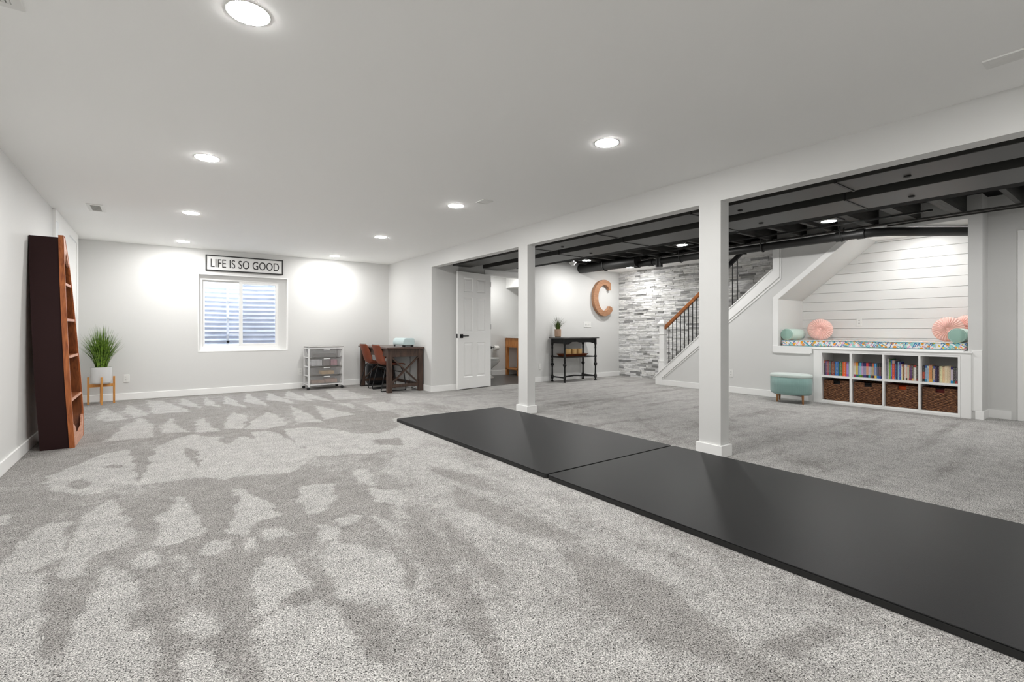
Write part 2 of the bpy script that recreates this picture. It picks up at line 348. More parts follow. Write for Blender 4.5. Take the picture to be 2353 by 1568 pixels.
# outlines of light (1) and dark (0) strokes the vacuum left; first number of each group: scale and origin of the coordinates
A = (2.279, 0, 880); B_ = (1.6195, 900, 1060)
NAP = [
 (A, 1, [(545,130),(510,190),(560,205),(660,190)]), (A, 1, [(670,115),(655,150),(700,185),(780,165)]), (A, 1, [(770,90),(800,165),(900,155),(1010,150),(850,95)]),
 (A, 1, [(960,80),(940,115),(1060,135)]), (A, 1, [(1075,75),(1070,115),(1160,130)]), (A, 1, [(1180,68),(1170,110),(1290,130)]), (A, 1, [(1290,55),(1280,100),(1420,125)]),
 (A, 1, [(1400,50),(1400,90),(1560,110)]), (A, 1, [(1500,40),(1490,80),(1660,100)]), (A, 1, [(1590,50),(1600,80),(1760,100)]), (A, 1, [(1700,40),(1760,90),(1950,80),(1800,35)]),
 (A, 1, [(740,180),(640,235),(545,310),(800,285),(805,230)]), (A, 1, [(885,185),(845,245),(860,258),(980,262)]), (A, 1, [(1047,180),(1020,250),(1045,262),(1145,258)]),
 (A, 1, [(1225,155),(1190,200),(1180,240),(1275,240),(1295,180)]), (A, 1, [(1410,148),(1330,200),(1280,245),(1400,240),(1510,215)]), (A, 1, [(1520,115),(1560,205),(1690,205)]),
 (A, 1, [(1650,118),(1700,190),(1860,165)]), (A, 1, [(1770,108),(1860,135),(1850,112)]), (A, 1, [(1900,110),(1990,150),(2100,130),(2000,100)]), (A, 1, [(2050,60),(2100,110),(2300,90),(2200,60)]),
 (A, 1, [(900,300),(1010,270),(1180,290),(1180,330),(1300,260),(1480,250),(1650,385),(1600,420),(1500,470),(1250,490),(1180,510),(1000,500),(770,530),(690,540),(760,450),(810,345)]),
 (A, 0, [(955,345),(1025,345),(1045,468)]), (A, 0, [(1180,330),(1175,285),(1130,295)]), (A, 0, [(1230,262),(1310,255),(1330,300),(1300,290)]), (A, 0, [(1350,240),(1490,245),(1655,385),(1600,350),(1480,275)]),
 (A, 1, [(255,490),(400,430),(560,370),(690,350),(720,490),(690,520),(600,545),(450,585),(280,560)]), (A, 0, [(690,350),(805,345),(742,520),(712,490)]),
 (A, 0, [(375,525),(395,503),(440,500),(470,525),(460,550),(410,555),(380,545)]), (A, 0, [(530,440),(590,428),(665,436),(600,452)]),
 (A, 1, [(1480,250),(1640,385),(1900,370),(2050,350),(2200,330),(2200,230),(1900,270),(1650,230),(1500,240)]), (A, 0, [(1820,205),(1960,225),(2010,265),(1900,260)]), (A, 0, [(1940,300),(2100,290),(2120,330),(1990,330)]),
 (A, 1, [(1560,540),(1740,520),(1745,620),(1640,700),(1580,670)]), (A, 1, [(1850,450),(1950,480),(1960,560),(1880,500)]), (A, 1, [(1780,700),(1880,680),(1890,740),(1790,750)]),
 (A, 1, [(1230,560),(1310,570),(1480,690),(1350,720),(1260,800),(1180,780),(1240,680)]), (A, 1, [(890,590),(950,600),(1050,720),(1100,770),(1030,800),(900,850),(830,830),(830,700),(900,650)]),
 (A, 1, [(0,705),(90,672),(0,770)]), (A, 1, [(40,890),(250,740),(362,735),(335,910),(150,980),(0,1070),(0,960)]),
 (A, 1, [(560,620),(650,700),(710,800),(620,850),(480,900),(420,1000),(310,1020),(370,850),(450,700)]), (A, 1, [(-100,1060),(220,1000),(235,1620),(-400,1620)]),
 (A, 1, [(570,950),(700,1050),(740,1150),(700,1200),(720,1320),(850,1400),(820,1620),(280,1620),(380,1280),(470,1130),(510,1020)]),
 (A, 1, [(720,890),(840,880),(850,940),(780,970),(710,960)]), (A, 1, [(1060,820),(1180,830),(1190,880),(1100,910),(1050,880)]), (A, 1, [(1370,770),(1500,760),(1510,810),(1400,820)]),
 (A, 1, [(1650,740),(1780,760),(1770,830),(1670,840)]), (A, 1, [(890,860),(960,930),(1050,1110),(1000,1070),(930,930)]), (A, 1, [(1270,810),(1330,840),(1310,900)]),
 (A, 1, [(1380,920),(1510,940),(1520,990),(1650,1080),(1480,1120),(1440,1190),(1360,1200),(1310,1010)]), (A, 1, [(1750,840),(1900,850),(2100,930),(2150,1210),(1900,1170),(1780,1150),(1750,1030),(1690,960)]),
 (A, 1, [(1340,1290),(1500,1180),(1680,1150),(1800,1250),(1900,1390),(2050,1500),(2100,1620),(1400,1620),(1360,1400)]), (A, 1, [(970,1200),(1160,1210),(1180,1290),(1090,1330),(980,1300)]),
 (A, 1, [(1000,1400),(1120,1420),(1180,1620),(960,1620)]), (A, 1, [(740,1280),(800,1290),(790,1340),(730,1330)]),
 (A, 1, [(1940,680),(2050,740),(2100,820),(1970,720)]), (A, 1, [(1930,560),(2100,560),(2100,640),(1960,620)]),
]
NAPB = [[(50,160),(120,200),(250,400),(400,620),(440,850),(330,700),(180,520),(60,330)], [(220,90),(450,180),(700,290),(600,300),(450,260),(260,170)], [(120,10),(330,60),(420,120),(260,90)],
 [(620,340),(780,360),(950,420),(1150,560),(1280,680),(1050,700),(900,620),(720,470)], [(0,320),(60,380),(120,480),(40,440)], [(1350,700),(1600,600),(1750,650),(1500,730)], [(160,200),(300,300),(420,430),(380,470),(220,330)]]
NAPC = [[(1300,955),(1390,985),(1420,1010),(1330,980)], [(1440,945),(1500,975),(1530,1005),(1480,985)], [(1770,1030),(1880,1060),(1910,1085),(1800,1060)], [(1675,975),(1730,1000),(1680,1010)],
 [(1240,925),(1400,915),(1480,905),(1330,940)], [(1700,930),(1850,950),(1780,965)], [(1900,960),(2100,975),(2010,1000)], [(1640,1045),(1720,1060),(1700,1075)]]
def make_floor():
    st = .025; x0, x1, y0, y1 = XL - .02, 8.7, YBK - .02, YW + .02
    nx, ny = int((x1 - x0) / st) + 1, int((y1 - y0) / st) + 1
    gx, gy = np.meshgrid(x0 + np.arange(nx) * st, y0 + np.arange(ny) * st, indexing='ij')
    rs = np.random.RandomState(3)
    def vn(sx, sy):
        g_ = rs.rand(int(12 / sx) + 3, int(14 / sy) + 3); fx, fy = (gx + 1.5) / sx, (gy + 2) / sy
        i, j = fx.astype(int), fy.astype(int); a, c = fx - i, fy - j; a = a * a * (3 - 2 * a); c = c * c * (3 - 2 * c)
        return (g_[i, j] * (1 - a) + g_[i + 1, j] * a) * (1 - c) + (g_[i, j + 1] * (1 - a) + g_[i + 1, j + 1] * a) * c
    nap = .34 * vn(.45, .6) + .22 * vn(.16, .24) + .1 * vn(.07, .07) - .06
    wx = gx + .05 * (vn(.11, .11) - .5) + .02 * (vn(.05, .05) - .5); wy = gy + .07 * (vn(.13, .13) - .5)
    mid = gx > .409 * gy + .25 * (vn(.3, .5) - .5)      # toward the mats: mostly light
    nap = np.where(mid, .46 + .45 * (vn(.30, .8) - .45) + .30 * (vn(.13, .3) - .5) + .12 * vn(.07, .1), nap)
    right = gx > 3.45
    streak = vn(.9, .10) * .5 + vn(.5, .05) * .3 + vn(.25, .25) * .3
    nap = np.where(right, .70 + .85 * (streak - .55), nap)  # streaks, lifted overall past the header: missing light put into the carpet tone
    def world(P, s): return [floor_at(s[1] + x / s[0], s[2] + y / s[0]) for x, y in P]
    for s, val, P in NAP:
        q = world(P, s); m_ = in_poly(wx, wy, q)
        nap[m_] = (.88 if val else .10) + .12 * (vn(.2, .2)[m_] - .5)
    for P in NAPB: m_ = in_poly(wx, wy, world(P, B_)); nap[m_] *= .45
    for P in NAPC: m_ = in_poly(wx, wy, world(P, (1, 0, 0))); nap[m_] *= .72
    nap = np.clip(nap, 0, 1)
    for _ in range(1):
        p = np.pad(nap, 1, mode='edge'); nap = (p[1:-1, 1:-1] * 4 + p[:-2, 1:-1] + p[2:, 1:-1] + p[1:-1, :-2] + p[1:-1, 2:]) / 8
    me = bpy.data.meshes.new('floor'); nv = nx * ny
    co = np.zeros((nv, 3), np.float32); co[:, 0] = gx.ravel(); co[:, 1] = gy.ravel()
    idx = np.arange(nv).reshape(nx, ny); q = np.stack([idx[:-1, :-1], idx[1:, :-1], idx[1:, 1:], idx[:-1, 1:]], -1).reshape(-1, 4)
    me.vertices.add(nv); me.vertices.foreach_set('co', co.ravel()); me.loops.add(q.size); me.loops.foreach_set('vertex_index', q.ravel().astype(np.int32))
    me.polygons.add(len(q)); me.polygons.foreach_set('loop_start', (np.arange(len(q)) * 4).astype(np.int32))
    me.update(calc_edges=True); a = me.attributes.new('nap', 'FLOAT', 'POINT'); a.data.foreach_set('value', nap.ravel().astype(np.float32))
    me.materials.append(M['carpet']); o = bpy.data.objects.new('floor', me); COL.objects.link(o); tag(o, kind='structure')
make_floor()

# ------------------------------------------------------------------ walls and ceilings
struct('wall_left', boxes((XL - .12, XL, YBK, 7.04, 0, ZT), (XL - .12, XL, 7.04, 8.78, 2.26, ZT), (XL - .12, XL, 8.78, YW + .2, 0, ZT), (XL - .74, XL - .70, 6.9, 8.9, 0, 2.4), (XL - .72, XL - .1, 6.96, 7.04, 0, 2.4), (XL - .72, XL - .1, 8.78, 8.86, 0, 2.4), (XL - .72, XL - .1, 6.96, 8.86, 2.3, 2.4)), M['wall'])
WX0, WX1, WZ0, WZ1 = .516, 1.85, .684, 1.946
struct('wall_window', boxes((XL - .12, WX0, YW, YW + .2, 0, ZT), (WX1, XB + .1, YW, YW + .2, 0, ZT), (WX0, WX1, YW, YW + .2, 0, WZ0), (WX0, WX1, YW, YW + .2, WZ1, ZT)), M['wall'])
struct('wall_behind_camera', boxes((XL - .12, 8.1, YBK - .1, YBK, 0, ZT)), M['wall'])
struct('wall_header', boxes((XB, XBB, YBK, YO, ZB, ZT), (XB, XBB, YO, YW, 0, ZT)), M['wall'])
struct('wall_jamb', boxes((XBB, 4.22, YO, YD + .12, 0, ZT)), M['wall'])
struct('wall_bathroom_front', boxes((4.22, 4.94, YD, YD + .12, 0, ZT), (4.94, 5.75, YD, YD + .12, 2.06, ZT), (5.75, 8.6, YD, YD + .12, 0, ZT)), M['wall'])
struct('ceiling', boxes((XL, XB, YBK, YW, ZC, ZC + .1)), M['ceil'])
struct('ceiling_deck', boxes((XBB - .1, 8.7, YBK, YW, ZT, ZT + .05)), M['black'])
struct('ceiling_stairs', boxes((7.56, 8.6, 2.2, YD, 2.345, 2.42)), M['ceil'])
struct('floor_bathroom', boxes((4.9, 7.5, YD, YW, -.01, .004)), M['tile'])
struct('wall_bathroom', boxes((4.88, 5.0, YD + .12, YW, 0, ZT), (7.4, 7.5, YD + .12, YW, 0, ZT), (4.9, 7.5, YW, YW + .1, 0, ZT)), M['wall'])
struct('ceiling_bathroom', boxes((5.0, 7.4, YD + .12, YW, 2.25, 2.35), (6.55, 7.4, 8.2, YW, 2.02, 2.25)), M['ceil'])
# stair wall with the reading nook opening
w_ = MB(); Y0 = 3.579
w_.prism([(5.83, 0), (5.83, .13), (3.66, .13 + SK * 2.17), (3.66, ZT), (Y0, ZT), (Y0, 0)], 'x', XS, XS + .11)
w_.prism([(Y0, 1.511), (Y0, ZT), (1.424, ZT), (1.424, 2.35), (2.556, 2.35)], 'x', XS, XS + .11)
w_.box(XS, XS + .11, 3.02, Y0, 0, .79); w_.box(XS, XS + .11, 1.46, 3.02, .755, .79)
w_.box(XS, 8.6, YR, 1.424, 0, ZT); w_.box(XS, XS + .11, 1.424, 1.46, 0, .79)
struct('wall_stair', w_, M['wall'])
w_ = MB(); w_.box(XR, XR + .1, YBK, YR + .01, 0, ZT); struct('wall_right', w_, M['wall'])
w_ = MB()   # inside of the nook
w_.box(XS + .11, XST + .06, 1.424, Y0 + .1, .74, .797); w_.box(XS + .11, XST + .04, Y0, Y0 + .04, .79, 1.56)
w_.prism([(Y0 + .04, 1.511), (Y0 + .04, 1.56), (2.53, 2.40), (2.50, 2.35), (2.556, 2.35), (Y0, 1.511)], 'x', XS + .11, XST + .04)
w_.box(XS + .11, XST + .04, 1.424, 2.58, 2.35, 2.42)
struct('wall_nook_lining', w_, M['wall'])
w_ = MB(); z = .797; k = 0
zs = [.797, .92] + [.92 + .1396 * i for i in range(1, 11)] + [2.345]
for a, c in zip(zs, zs[1:]): w_.box(XST, XST + .03, 1.43, 3.60, a + .003, c - .002)
w_.box(XST + .02, XST + .06, 1.42, 3.60, .79, 2.36); w_.box(XST - .015, XST, 1.43, 3.6, 2.318, 2.35)
struct('wall_nook_shiplap', w_, M['shiplap'])
# stacked stone wall: every ledge stone a block of its own depth and grey
def stones():
    b = MB(); lay = b.bm.faces.layers; cols = []
    z = 0
    while z < 2.345:
        h = R.choice((.036, .04, .044)); y = YD - .0
        while y > 3.76:
            L_ = R.uniform(.10, .34); d = R.uniform(.002, .020); t = R.random()
            g_ = R.uniform(.66, .88) if t > .22 else (R.uniform(.42, .60) if t > .08 else R.uniform(.26, .38))
            y2 = max(y - L_, 3.75); zz = min(z + h, 2.345)
            vs = b.box(XST - d, XST + .03, y2 + .0015, y - .0015, z + .001, zz - .001)
            tw = R.uniform(-.003, .003)
            for v in vs:
                if v.co.x < XST: v.co.x += tw * (1 if v.co.z > z + h / 2 else -1) + R.uniform(-.002, .002); v.co.z += R.uniform(-.0025, .0025)
            cols.append((len(b.bm.verts), (g_, g_, g_ * R.uniform(.97, 1.01)))); y = y2
        z += h
    bounds = cols
    o = b.build('wall_stone', [M['stone']]); me = o.data
    a = me.color_attributes.new('tone', 'FLOAT_COLOR', 'POINT'); buf = np.zeros((len(me.vertices), 4), np.float32); s_ = 0
    for e, c in bounds: buf[s_:e, :3] = c; s_ = e
    buf[:, 3] = 1; a.data.foreach_set('color', buf.ravel()); tag(o, kind='structure')
_rd = bmesh.ops.remove_doubles
stones()
struct('wall_stone_backing', boxes((XST + .03, XST + .13, YR, YD + .1, 0, ZT)), M['wall'])
# stairs behind the half wall
st_ = MB(); n_ = 11; ris, run = .19, .19 / SK
for i in range(n_): st_.box(XS + .11, XST, 5.72 - (i + 1) * run, 5.72 - i * run + .02, max(0, ris * (i + 1) - .22), ris * (i + 1))
struct('stairs', st_, M['carpet'])
# black joists, beam
jy = [-.95, -.5, -.07, .42, .98, 1.49, 1.915, 2.35, 2.80, 3.20, 3.62, 4.03, 4.42, 4.85, 5.25, 5.65, 6.05, 6.45, 6.85, 7.22]
for i, y in enumerate(jy):
    hw = .055 if y in (1.49, 1.915, 2.35) else .024
    struct('ceiling_joist', boxes((XBB, XS + (.0 if y < 7 else .8), y - hw, y + hw, 2.405, ZT)), M['joist'])
struct('ceiling_beam', boxes((5.47, 5.55, YBK, 7.32, 2.205, 2.405), (5.43, 5.59, YBK, 7.32, 2.195, 2.207)), M['black'])
b = boxes((7.50, 7.56, YBK, YD, 2.385, 2.405), (XS - .02, XS - .001, YBK, 3.6, 2.39, 2.405)); struct('ceiling_ledger', b, M['joist'])
for i, y in enumerate((2.22, 2.95, 3.6, 4.3)): struct('ceiling_blocking', boxes((5.70, 5.82, y - .12, y + .12, 2.30, 2.32)), M['joist'])

# ------------------------------------------------------------------ trim
BH = .10
def base(name, *bs): struct(name, boxes(*bs), M['trim'], bevel=.004)
base('baseboard_left', (XL, XL + .014, YBK, 6.96, 0, BH), (XL, XL + .014, 8.86, YW, 0, BH))
base('baseboard_window', (XL, XB, YW - .014, YW, 0, BH))
base('baseboard_header', (XB - .014, XB, YO - .014, YW, 0, BH), (XB - .014, 4.22, YO - .014, YO, 0, BH), (4.22, 4.845, YD - .014, YD, 0, BH))
base('baseboard_console', (5.84, XST, YD - .014, YD, 0, BH))
base('baseboard_stair', (XS - .014, XS, 3.15, 5.70, 0, BH), (XS - .014, XS, YR - .014, 1.36, 0, BH), (XS - .014, XR, YR - .014, YR, 0, BH))
base('baseboard_right', (XR - .014, XR, 1.10, YR, 0, BH))
base('baseboard_bathroom', (5.0, 7.4, YW - .014, YW, 0, .11))
t = MB()   # skirt board along the half wall with its cap, rising to the ceiling
z_at = lambda y: .15 + SK * (5.83 - y)
t.prism([(5.84, 0), (5.84, .15), (3.655, z_at(3.655)), (3.655, 2.345), (3.555, 2.345), (3.555, z_at(3.655) - .12), (5.70, .13), (5.70, 0)], 'x', XS - .022, XS)
t.prism([(5.85, .145), (5.85, .165), (3.66, z_at(3.66) + .015), (3.66, z_at(3.66) - .008)], 'x', XS - .035, XS + .14)
t.prism([(5.70, .10), (5.70, .118), (3.55, z_at(3.655) - .135), (3.55, 2.345), (3.535, 2.345), (3.535, z_at(3.655) - .155)], 'x', XS - .012, XS)
t.box(XS - .01, XS + .12, 3.64, 3.66, z_at(3.66), 2.345)
struct('trim_1', t, M['trim'], bevel=.003)
t = MB()   # casing of the nook
t.prism([(3.66, .70), (3.66, 1.54), (2.67, 2.35), (2.556, 2.35), (Y0, 1.511), (Y0, .70)], 'x', XS - .012, XS)
t.box(XS - .018, XS + .12, 1.46, Y0, .775, .797); t.box(XS - .018, XS, 3.10, 3.66, .70, .797); t.box(XS - .022, XS, 3.12, 3.64, .69, .70)
struct('trim_2', t, M['trim'], bevel=.003)
t = MB(); t.box(XS - .03, XS, 2.985, 3.075, 0, .775); t.box(XS - .03, XS, 1.39, 1.485, 0, .775); t.box(XS - .03, XS, 1.39, 3.075, .735, .775); t.box(XS - .04, XS, 1.38, 3.085, .765, .778)
t.box(XS - .035, XS - .005, 1.485, 2.985, 0, .030); t.box(XS - .012, XS, 1.30, 1.39, .1, .80)
struct('trim_3', t, M['trim'], bevel=.003)
t = MB(); t.box(4.845, 4.935, YD - .018, YD, 0, 2.15); t.box(5.755, 5.845, YD - .018, YD, 0, 2.15); t.box(4.845, 5.845, YD - .018, YD, 2.06, 2.15); t.box(4.94, 5.75, YD, YD + .12, 2.045, 2.062)
t.box(4.925, 4.942, YD, YD + .12, 0, 2.06); t.box(5.748, 5.765, YD, YD + .12, 0, 2.06)
struct('trim_4', t, M['trim'], bevel=.003)
t = MB(); t.box(XR - .018, XR, .15, 1.05, 2.09, 2.18); t.box(XR - .018, XR, .96, 1.05, 0, 2.18); struct('trim_5', t, M['trim'], bevel=.003)

# ------------------------------------------------------------------ pillars
def pillar(y0, y1, label):
    t = thing('pillar', label, 'pillar', (XB, y0, 0), group=None)
    boxes((XB, XBB, y0, y1, 0, ZB)).build('shaft', M['wall'], t)
    b = MB(); p = .02; b.box(XB - p, XBB + p, y0 - p, y1 + p, 0, .096); b.build('plinth', M['trim'], t, bevel=.003)
pillar(4.728, 4.917, 'white square pillar in front of the bathroom doorway, beside the far end of the mats')
pillar(2.176, 2.37, 'white square pillar nearest the camera, beside the seam between the two mats')

# ------------------------------------------------------------------ window, well
win = struct('window_1', boxes((WX0 + .002, WX0 + .07, YW + .085, YW + .16, WZ0 + .05, WZ1 - .02), (WX1 - .14, WX1 - .002, YW + .085, YW + .16, WZ0 + .05, WZ1 - .02), (WX0, WX1, YW + .085, YW + .16, WZ1 - .095, WZ1 - .002), (WX0, WX1, YW + .085, YW + .16, WZ0 + .002, WZ0 + .085)), M['vinyl'], bevel=.004)
def frame(b, x0, x1, z0, z1, y0, y1, t_): b.box(x0, x0 + t_, y0, y1, z0, z1); b.box(x1 - t_, x1, y0, y1, z0, z1); b.box(x0, x1, y0, y1, z0, z0 + t_); b.box(x0, x1, y0, y1, z1 - t_, z1)
b = MB(); frame(b, .585, 1.16, .765, 1.86, YW + .12, YW + .145, .035); s1 = b.build('left_sash', M['vinyl'], win, bevel=.003)
b = MB(); frame(b, 1.105, 1.715, .755, 1.868, YW + .09, YW + .12, .055); s2 = b.build('right_sash', M['vinyl'], win, bevel=.004)
boxes((.62, 1.125, YW + .13, YW + .134, .80, 1.825)).build('pane', M['glass'], s1); boxes((1.16, 1.66, YW + .104, YW + .108, .81, 1.813)).build('pane', M['glass'], s2)
boxes((1.16, 1.66, YW + .15, YW + .152, .80, 1.82)).build('insect_screen', M['screen'], s2)
boxes((1.672, 1.69, YW + .075, YW + .092, 1.25, 1.36)).build('latch', M['vinyl'], s2, bevel=.004); boxes((1.10, 1.112, YW + .075, YW + .092, 1.24, 1.31)).build('latch', M['vinyl'], s2, bevel=.003)
t = MB(); t.box(WX0, WX0 + .014, YW - .004, YW + .1, WZ0, WZ1); t.box(WX1 - .014, WX1, YW - .004, YW + .1, WZ0, WZ1); t.box(WX0, WX1, YW - .004, YW + .1, WZ1 - .014, WZ1); t.box(WX0, WX1, YW - .004, YW + .1, WZ0, WZ0 + .016)
struct('trim_6', t, M['trim'], bevel=.002)
b = MB(); cx, rx, ry = 1.18, .95, .80; n, nz = 40, 130; g2 = []
for j in range(nz + 1):
    z = .45 + 1.9 * j / nz; c = .014 * math.sin(2 * PI * z / .079) + .004 * math.sin(4 * PI * z / .079 + 1)
    g2.append([b.bm.verts.new((cx + (rx + c) * math.cos(PI * i / n), YW + .2 + (ry + c) * math.sin(PI * i / n), z)) for i in range(n + 1)])
for j in range(nz):
    for i in range(n): b.bm.faces.new((g2[j][i], g2[j][i + 1], g2[j + 1][i + 1], g2[j + 1][i]))
b._fin(list(b.bm.verts))
well = tag(b.build('window_well', M['steel'], origin=(cx, YW + .2, .45), smooth='all', solid=.004), 'corrugated steel window well curving behind the basement window', 'window well')
b = MB(); lx, ly = 1.02, YW + .88; b.box(lx - .018, lx + .018, ly, ly + .02, .62, 1.86)
for z in (1.57, 1.27, .97): b.box(lx - .02, lx + .30, ly - .03, ly - .005, z - .012, z + .008)
b.build('ladder_strip', M['whitemetal'], well); MBs = MB(); MBs.lathe([(.0, -.02), (.022, -.02), (.022, .02), (0, .02)], (lx, ly - .03, .83), 12, 'y'); MBs.build('bolt', M['blackmetal'], well)
struct('ground_well', boxes((.1, 2.3, YW + .2, YW + 1.1, .38, .46)), M['gravel'])

# ------------------------------------------------------------------ closet door at the far end of the left wall, bathroom door, right door
d = MB(); d.box(XL, XL + .03, 7.04, 7.085, 0, 2.25); d.box(XL, XL + .03, 8.74, 8.86, 0, 2.25); d.box(XL, XL + .03, 7.04, 8.86, 2.215, ZC - .002)
struct('trim_7', d, M['trim'], bevel=.002)
d = MB(); d.box(XL - .0, XL + .043, 7.118, 7.92, .02, 2.205); o = struct('door_2', d, M['trim'], bevel=.003)
d = MB(); d.box(XL - .02, XL + .02, 7.925, 8.735, .02, 2.205); d.build('second_leaf', M['trim'], o, bevel=.003)
struct('door_3', boxes((XR - .004, XR + .02, .24, .955, .01, 2.085)), M['trim'])
def six_panel(d, x0, x1, y0, y1, z0, z1):     # leaf in local coordinates: x along width, recesses carved on both faces
    pass
hx, hy = 4.936, 7.425; ax, ay = 4.15, 7.262
ang = math.atan2(ay - hy, ax - hx); W_ = math.hypot(ax - hx, ay - hy); T_ = .036
rz = Matrix.Rotation(ang, 3, 'Z')
def leaf_pt(u, v, z): p = rz @ Vector((u, v, 0)); return (hx + p.x, hy + p.y, z)
class LB(MB):
    def lbox(s, u0, u1, v0, v1, z0, z1): vs = s.box(u0, u1, v0, v1, z0, z1); [setattr(v, 'co', Vector(leaf_pt(v.co.x, v.co.y, v.co.z))) for v in vs]
    def panel(s, u0, u1, z0, z1, side):
        v0 = T_ / 2 * side; ins = .028; dep = .0115
        def P(u, v, z): return leaf_pt(u, v, z)
        o_ = [(u0, z0), (u1, z0), (u1, z1), (u0, z1)]; i1 = [(u0 + ins * .55, z0 + ins * .55), (u1 - ins * .55, z0 + ins * .55), (u1 - ins * .55, z1 - ins * .55), (u0 + ins * .55, z1 - ins * .55)]
        i2 = [(u0 + ins * 1.6, z0 + ins * 1.6), (u1 - ins * 1.6, z0 + ins * 1.6), (u1 - ins * 1.6, z1 - ins * 1.6), (u0 + ins * 1.6, z1 - ins * 1.6)]
        for a, va, c, vc in ((o_, v0, i1, v0 - dep * side), (i1, v0 - dep * side, i2, v0 - .002 * side)):
            for k in range(4): s.quad(P(a[k][0], va, a[k][1]), P(a[(k + 1) % 4][0], va, a[(k + 1) % 4][1]), P(c[(k + 1) % 4][0], vc, c[(k + 1) % 4][1]), P(c[k][0], vc, c[k][1]))
        s.quad(*[P(u, v0 - .002 * side, z) for u, z in i2])
d = LB(); cols_ = [(.135, .355), (.445, .665)]; rows = [(.215, .82), (1.0, 1.615), (1.705, 1.95)]
Z0d, Z1d = .015, 2.05
us = [0, cols_[0][0], cols_[0][1], cols_[1][0], cols_[1][1], W_]; zz = [Z0d] + [q for r_ in rows for q in r_] + [Z1d]
for i in range(5):
    for j in range(7):
        if i in (1, 3) and j in (1, 3, 5): d.lbox(us[i], us[i + 1], -T_ / 2 + .012, T_ / 2 - .012, zz[j], zz[j + 1]); continue
        d.lbox(us[i], us[i + 1], -T_ / 2, T_ / 2, zz[j], zz[j + 1])
for c in cols_:
    for r_ in rows:
        d.panel(c[0], c[1], r_[0], r_[1], 1); d.panel(c[0], c[1], r_[0], r_[1], -1)
door = struct('door_1', d, M['trim'])
for sd in (1, -1):
    h_ = LB(); u = W_ - .085; zc_ = .935
    h_.lbox(u - .032, u + .032, sd * T_ / 2, sd * (T_ / 2 + .010), zc_ - .035, zc_ + .032); h_.lbox(u - .012, u + .012, sd * T_ / 2, sd * (T_ / 2 + .045), zc_ - .01, zc_ + .01)
    h_.lbox(u - .13, u + .012, sd * (T_ / 2 + .036), sd * (T_ / 2 + .048), zc_ - .009, zc_ + .009); h_.build('door_handle', M['blackmetal'], door, bevel=.002)
h_ = LB(); h_.lbox(W_ - .001, W_ + .004, -.012, .012, .90, .97); h_.build('latch_plate', M['blackmetal'], door)
for z in (.25, 1.1, 1.88):
    h_ = LB(); h_.lbox(-.02, .004, -.02, .008, z - .045, z + .045); h_.build('hinge', M['blackmetal'], door)

# ------------------------------------------------------------------ ceiling lights
def lamp(x, y, z, label, group, plate=False, on=True, r=.076):
    t = thing('recessed_light', label, 'ceiling light', (x, y, z), group=group)
    if plate: boxes((x - .13, x + .13, y - .13, y + .13, z + .004, z + .04)).build('mounting_plate', M['pipe'], t)
    b = MB(); b.lathe([(r + .002, .0), (r + .003, -.0012), (r + .009, -.0012), (r + .011, 0)], (x, y, z), 40); b.build('trim_ring', M['wplastic'], t, smooth=True)
    b = MB(); b.lathe([(r + .003, -.0010), (r, -.0026), (r * .8, -.0042), (r * .4, -.0052), (0, -.0056)], (x, y, z), 40); b.build('diffuser', M['lens'], t, smooth='all')
LX = ('between the left wall and the room middle', 'beside the header')
names = {(0, 2.237): 'large looking round ceiling light nearest the camera on the window side', (0, 4.302): 'round ceiling light second from the camera in the row over the window side',
         (0, 6.436): 'round ceiling light second from the window wall, in the row nearer the bookcase', (0, 8.574): 'round ceiling light closest to the window wall, above left of the sign',
         (1, 2.319): 'large round ceiling light nearest the camera in the row along the header', (1, 4.424): 'round ceiling light beside the small white ceiling plate',
         (1, 6.526): 'round ceiling light over the front of the desk area, third along the header row', (1, 8.694): 'round ceiling light closest to the window wall, right of the sign'}
for (i, y), lb in names.items(): lamp((.30, 2.513)[i], y, ZC, lb, 'round ceiling lights in the white ceiling')
for x in (.30, 2.513): lamp(x, .12, ZC, 'round ceiling light behind the photographer, over the ' + ('bookcase' if x < 1 else 'header') + ' side', 'round ceiling lights in the white ceiling')
for y, lb in ((2.515, 'round light in the black ceiling, in front of the reading nook'), (4.592, 'round light in the black ceiling, in front of the staircase'), (6.705, 'round light in the black ceiling beside the smoke detector')):
    lamp(6.70, y, 2.385, lb, 'round lights between the black joists', True)
lamp(6.70, .35, 2.385, 'round light in the black ceiling near the right wall', 'round lights between the black joists', True)
lamp(7.942, 6.713, 2.345, 'round light in the white soffit before the stone wall', 'round lights in the white soffit', r=.06)
lamp(8.02, 2.011, 2.35, 'round light in the ceiling of the reading nook', 'round lights in the white soffit', r=.052)
lamp(6.1, 8.5, 2.25, 'round light in the bathroom ceiling', 'round lights in the bathroom', r=.06)

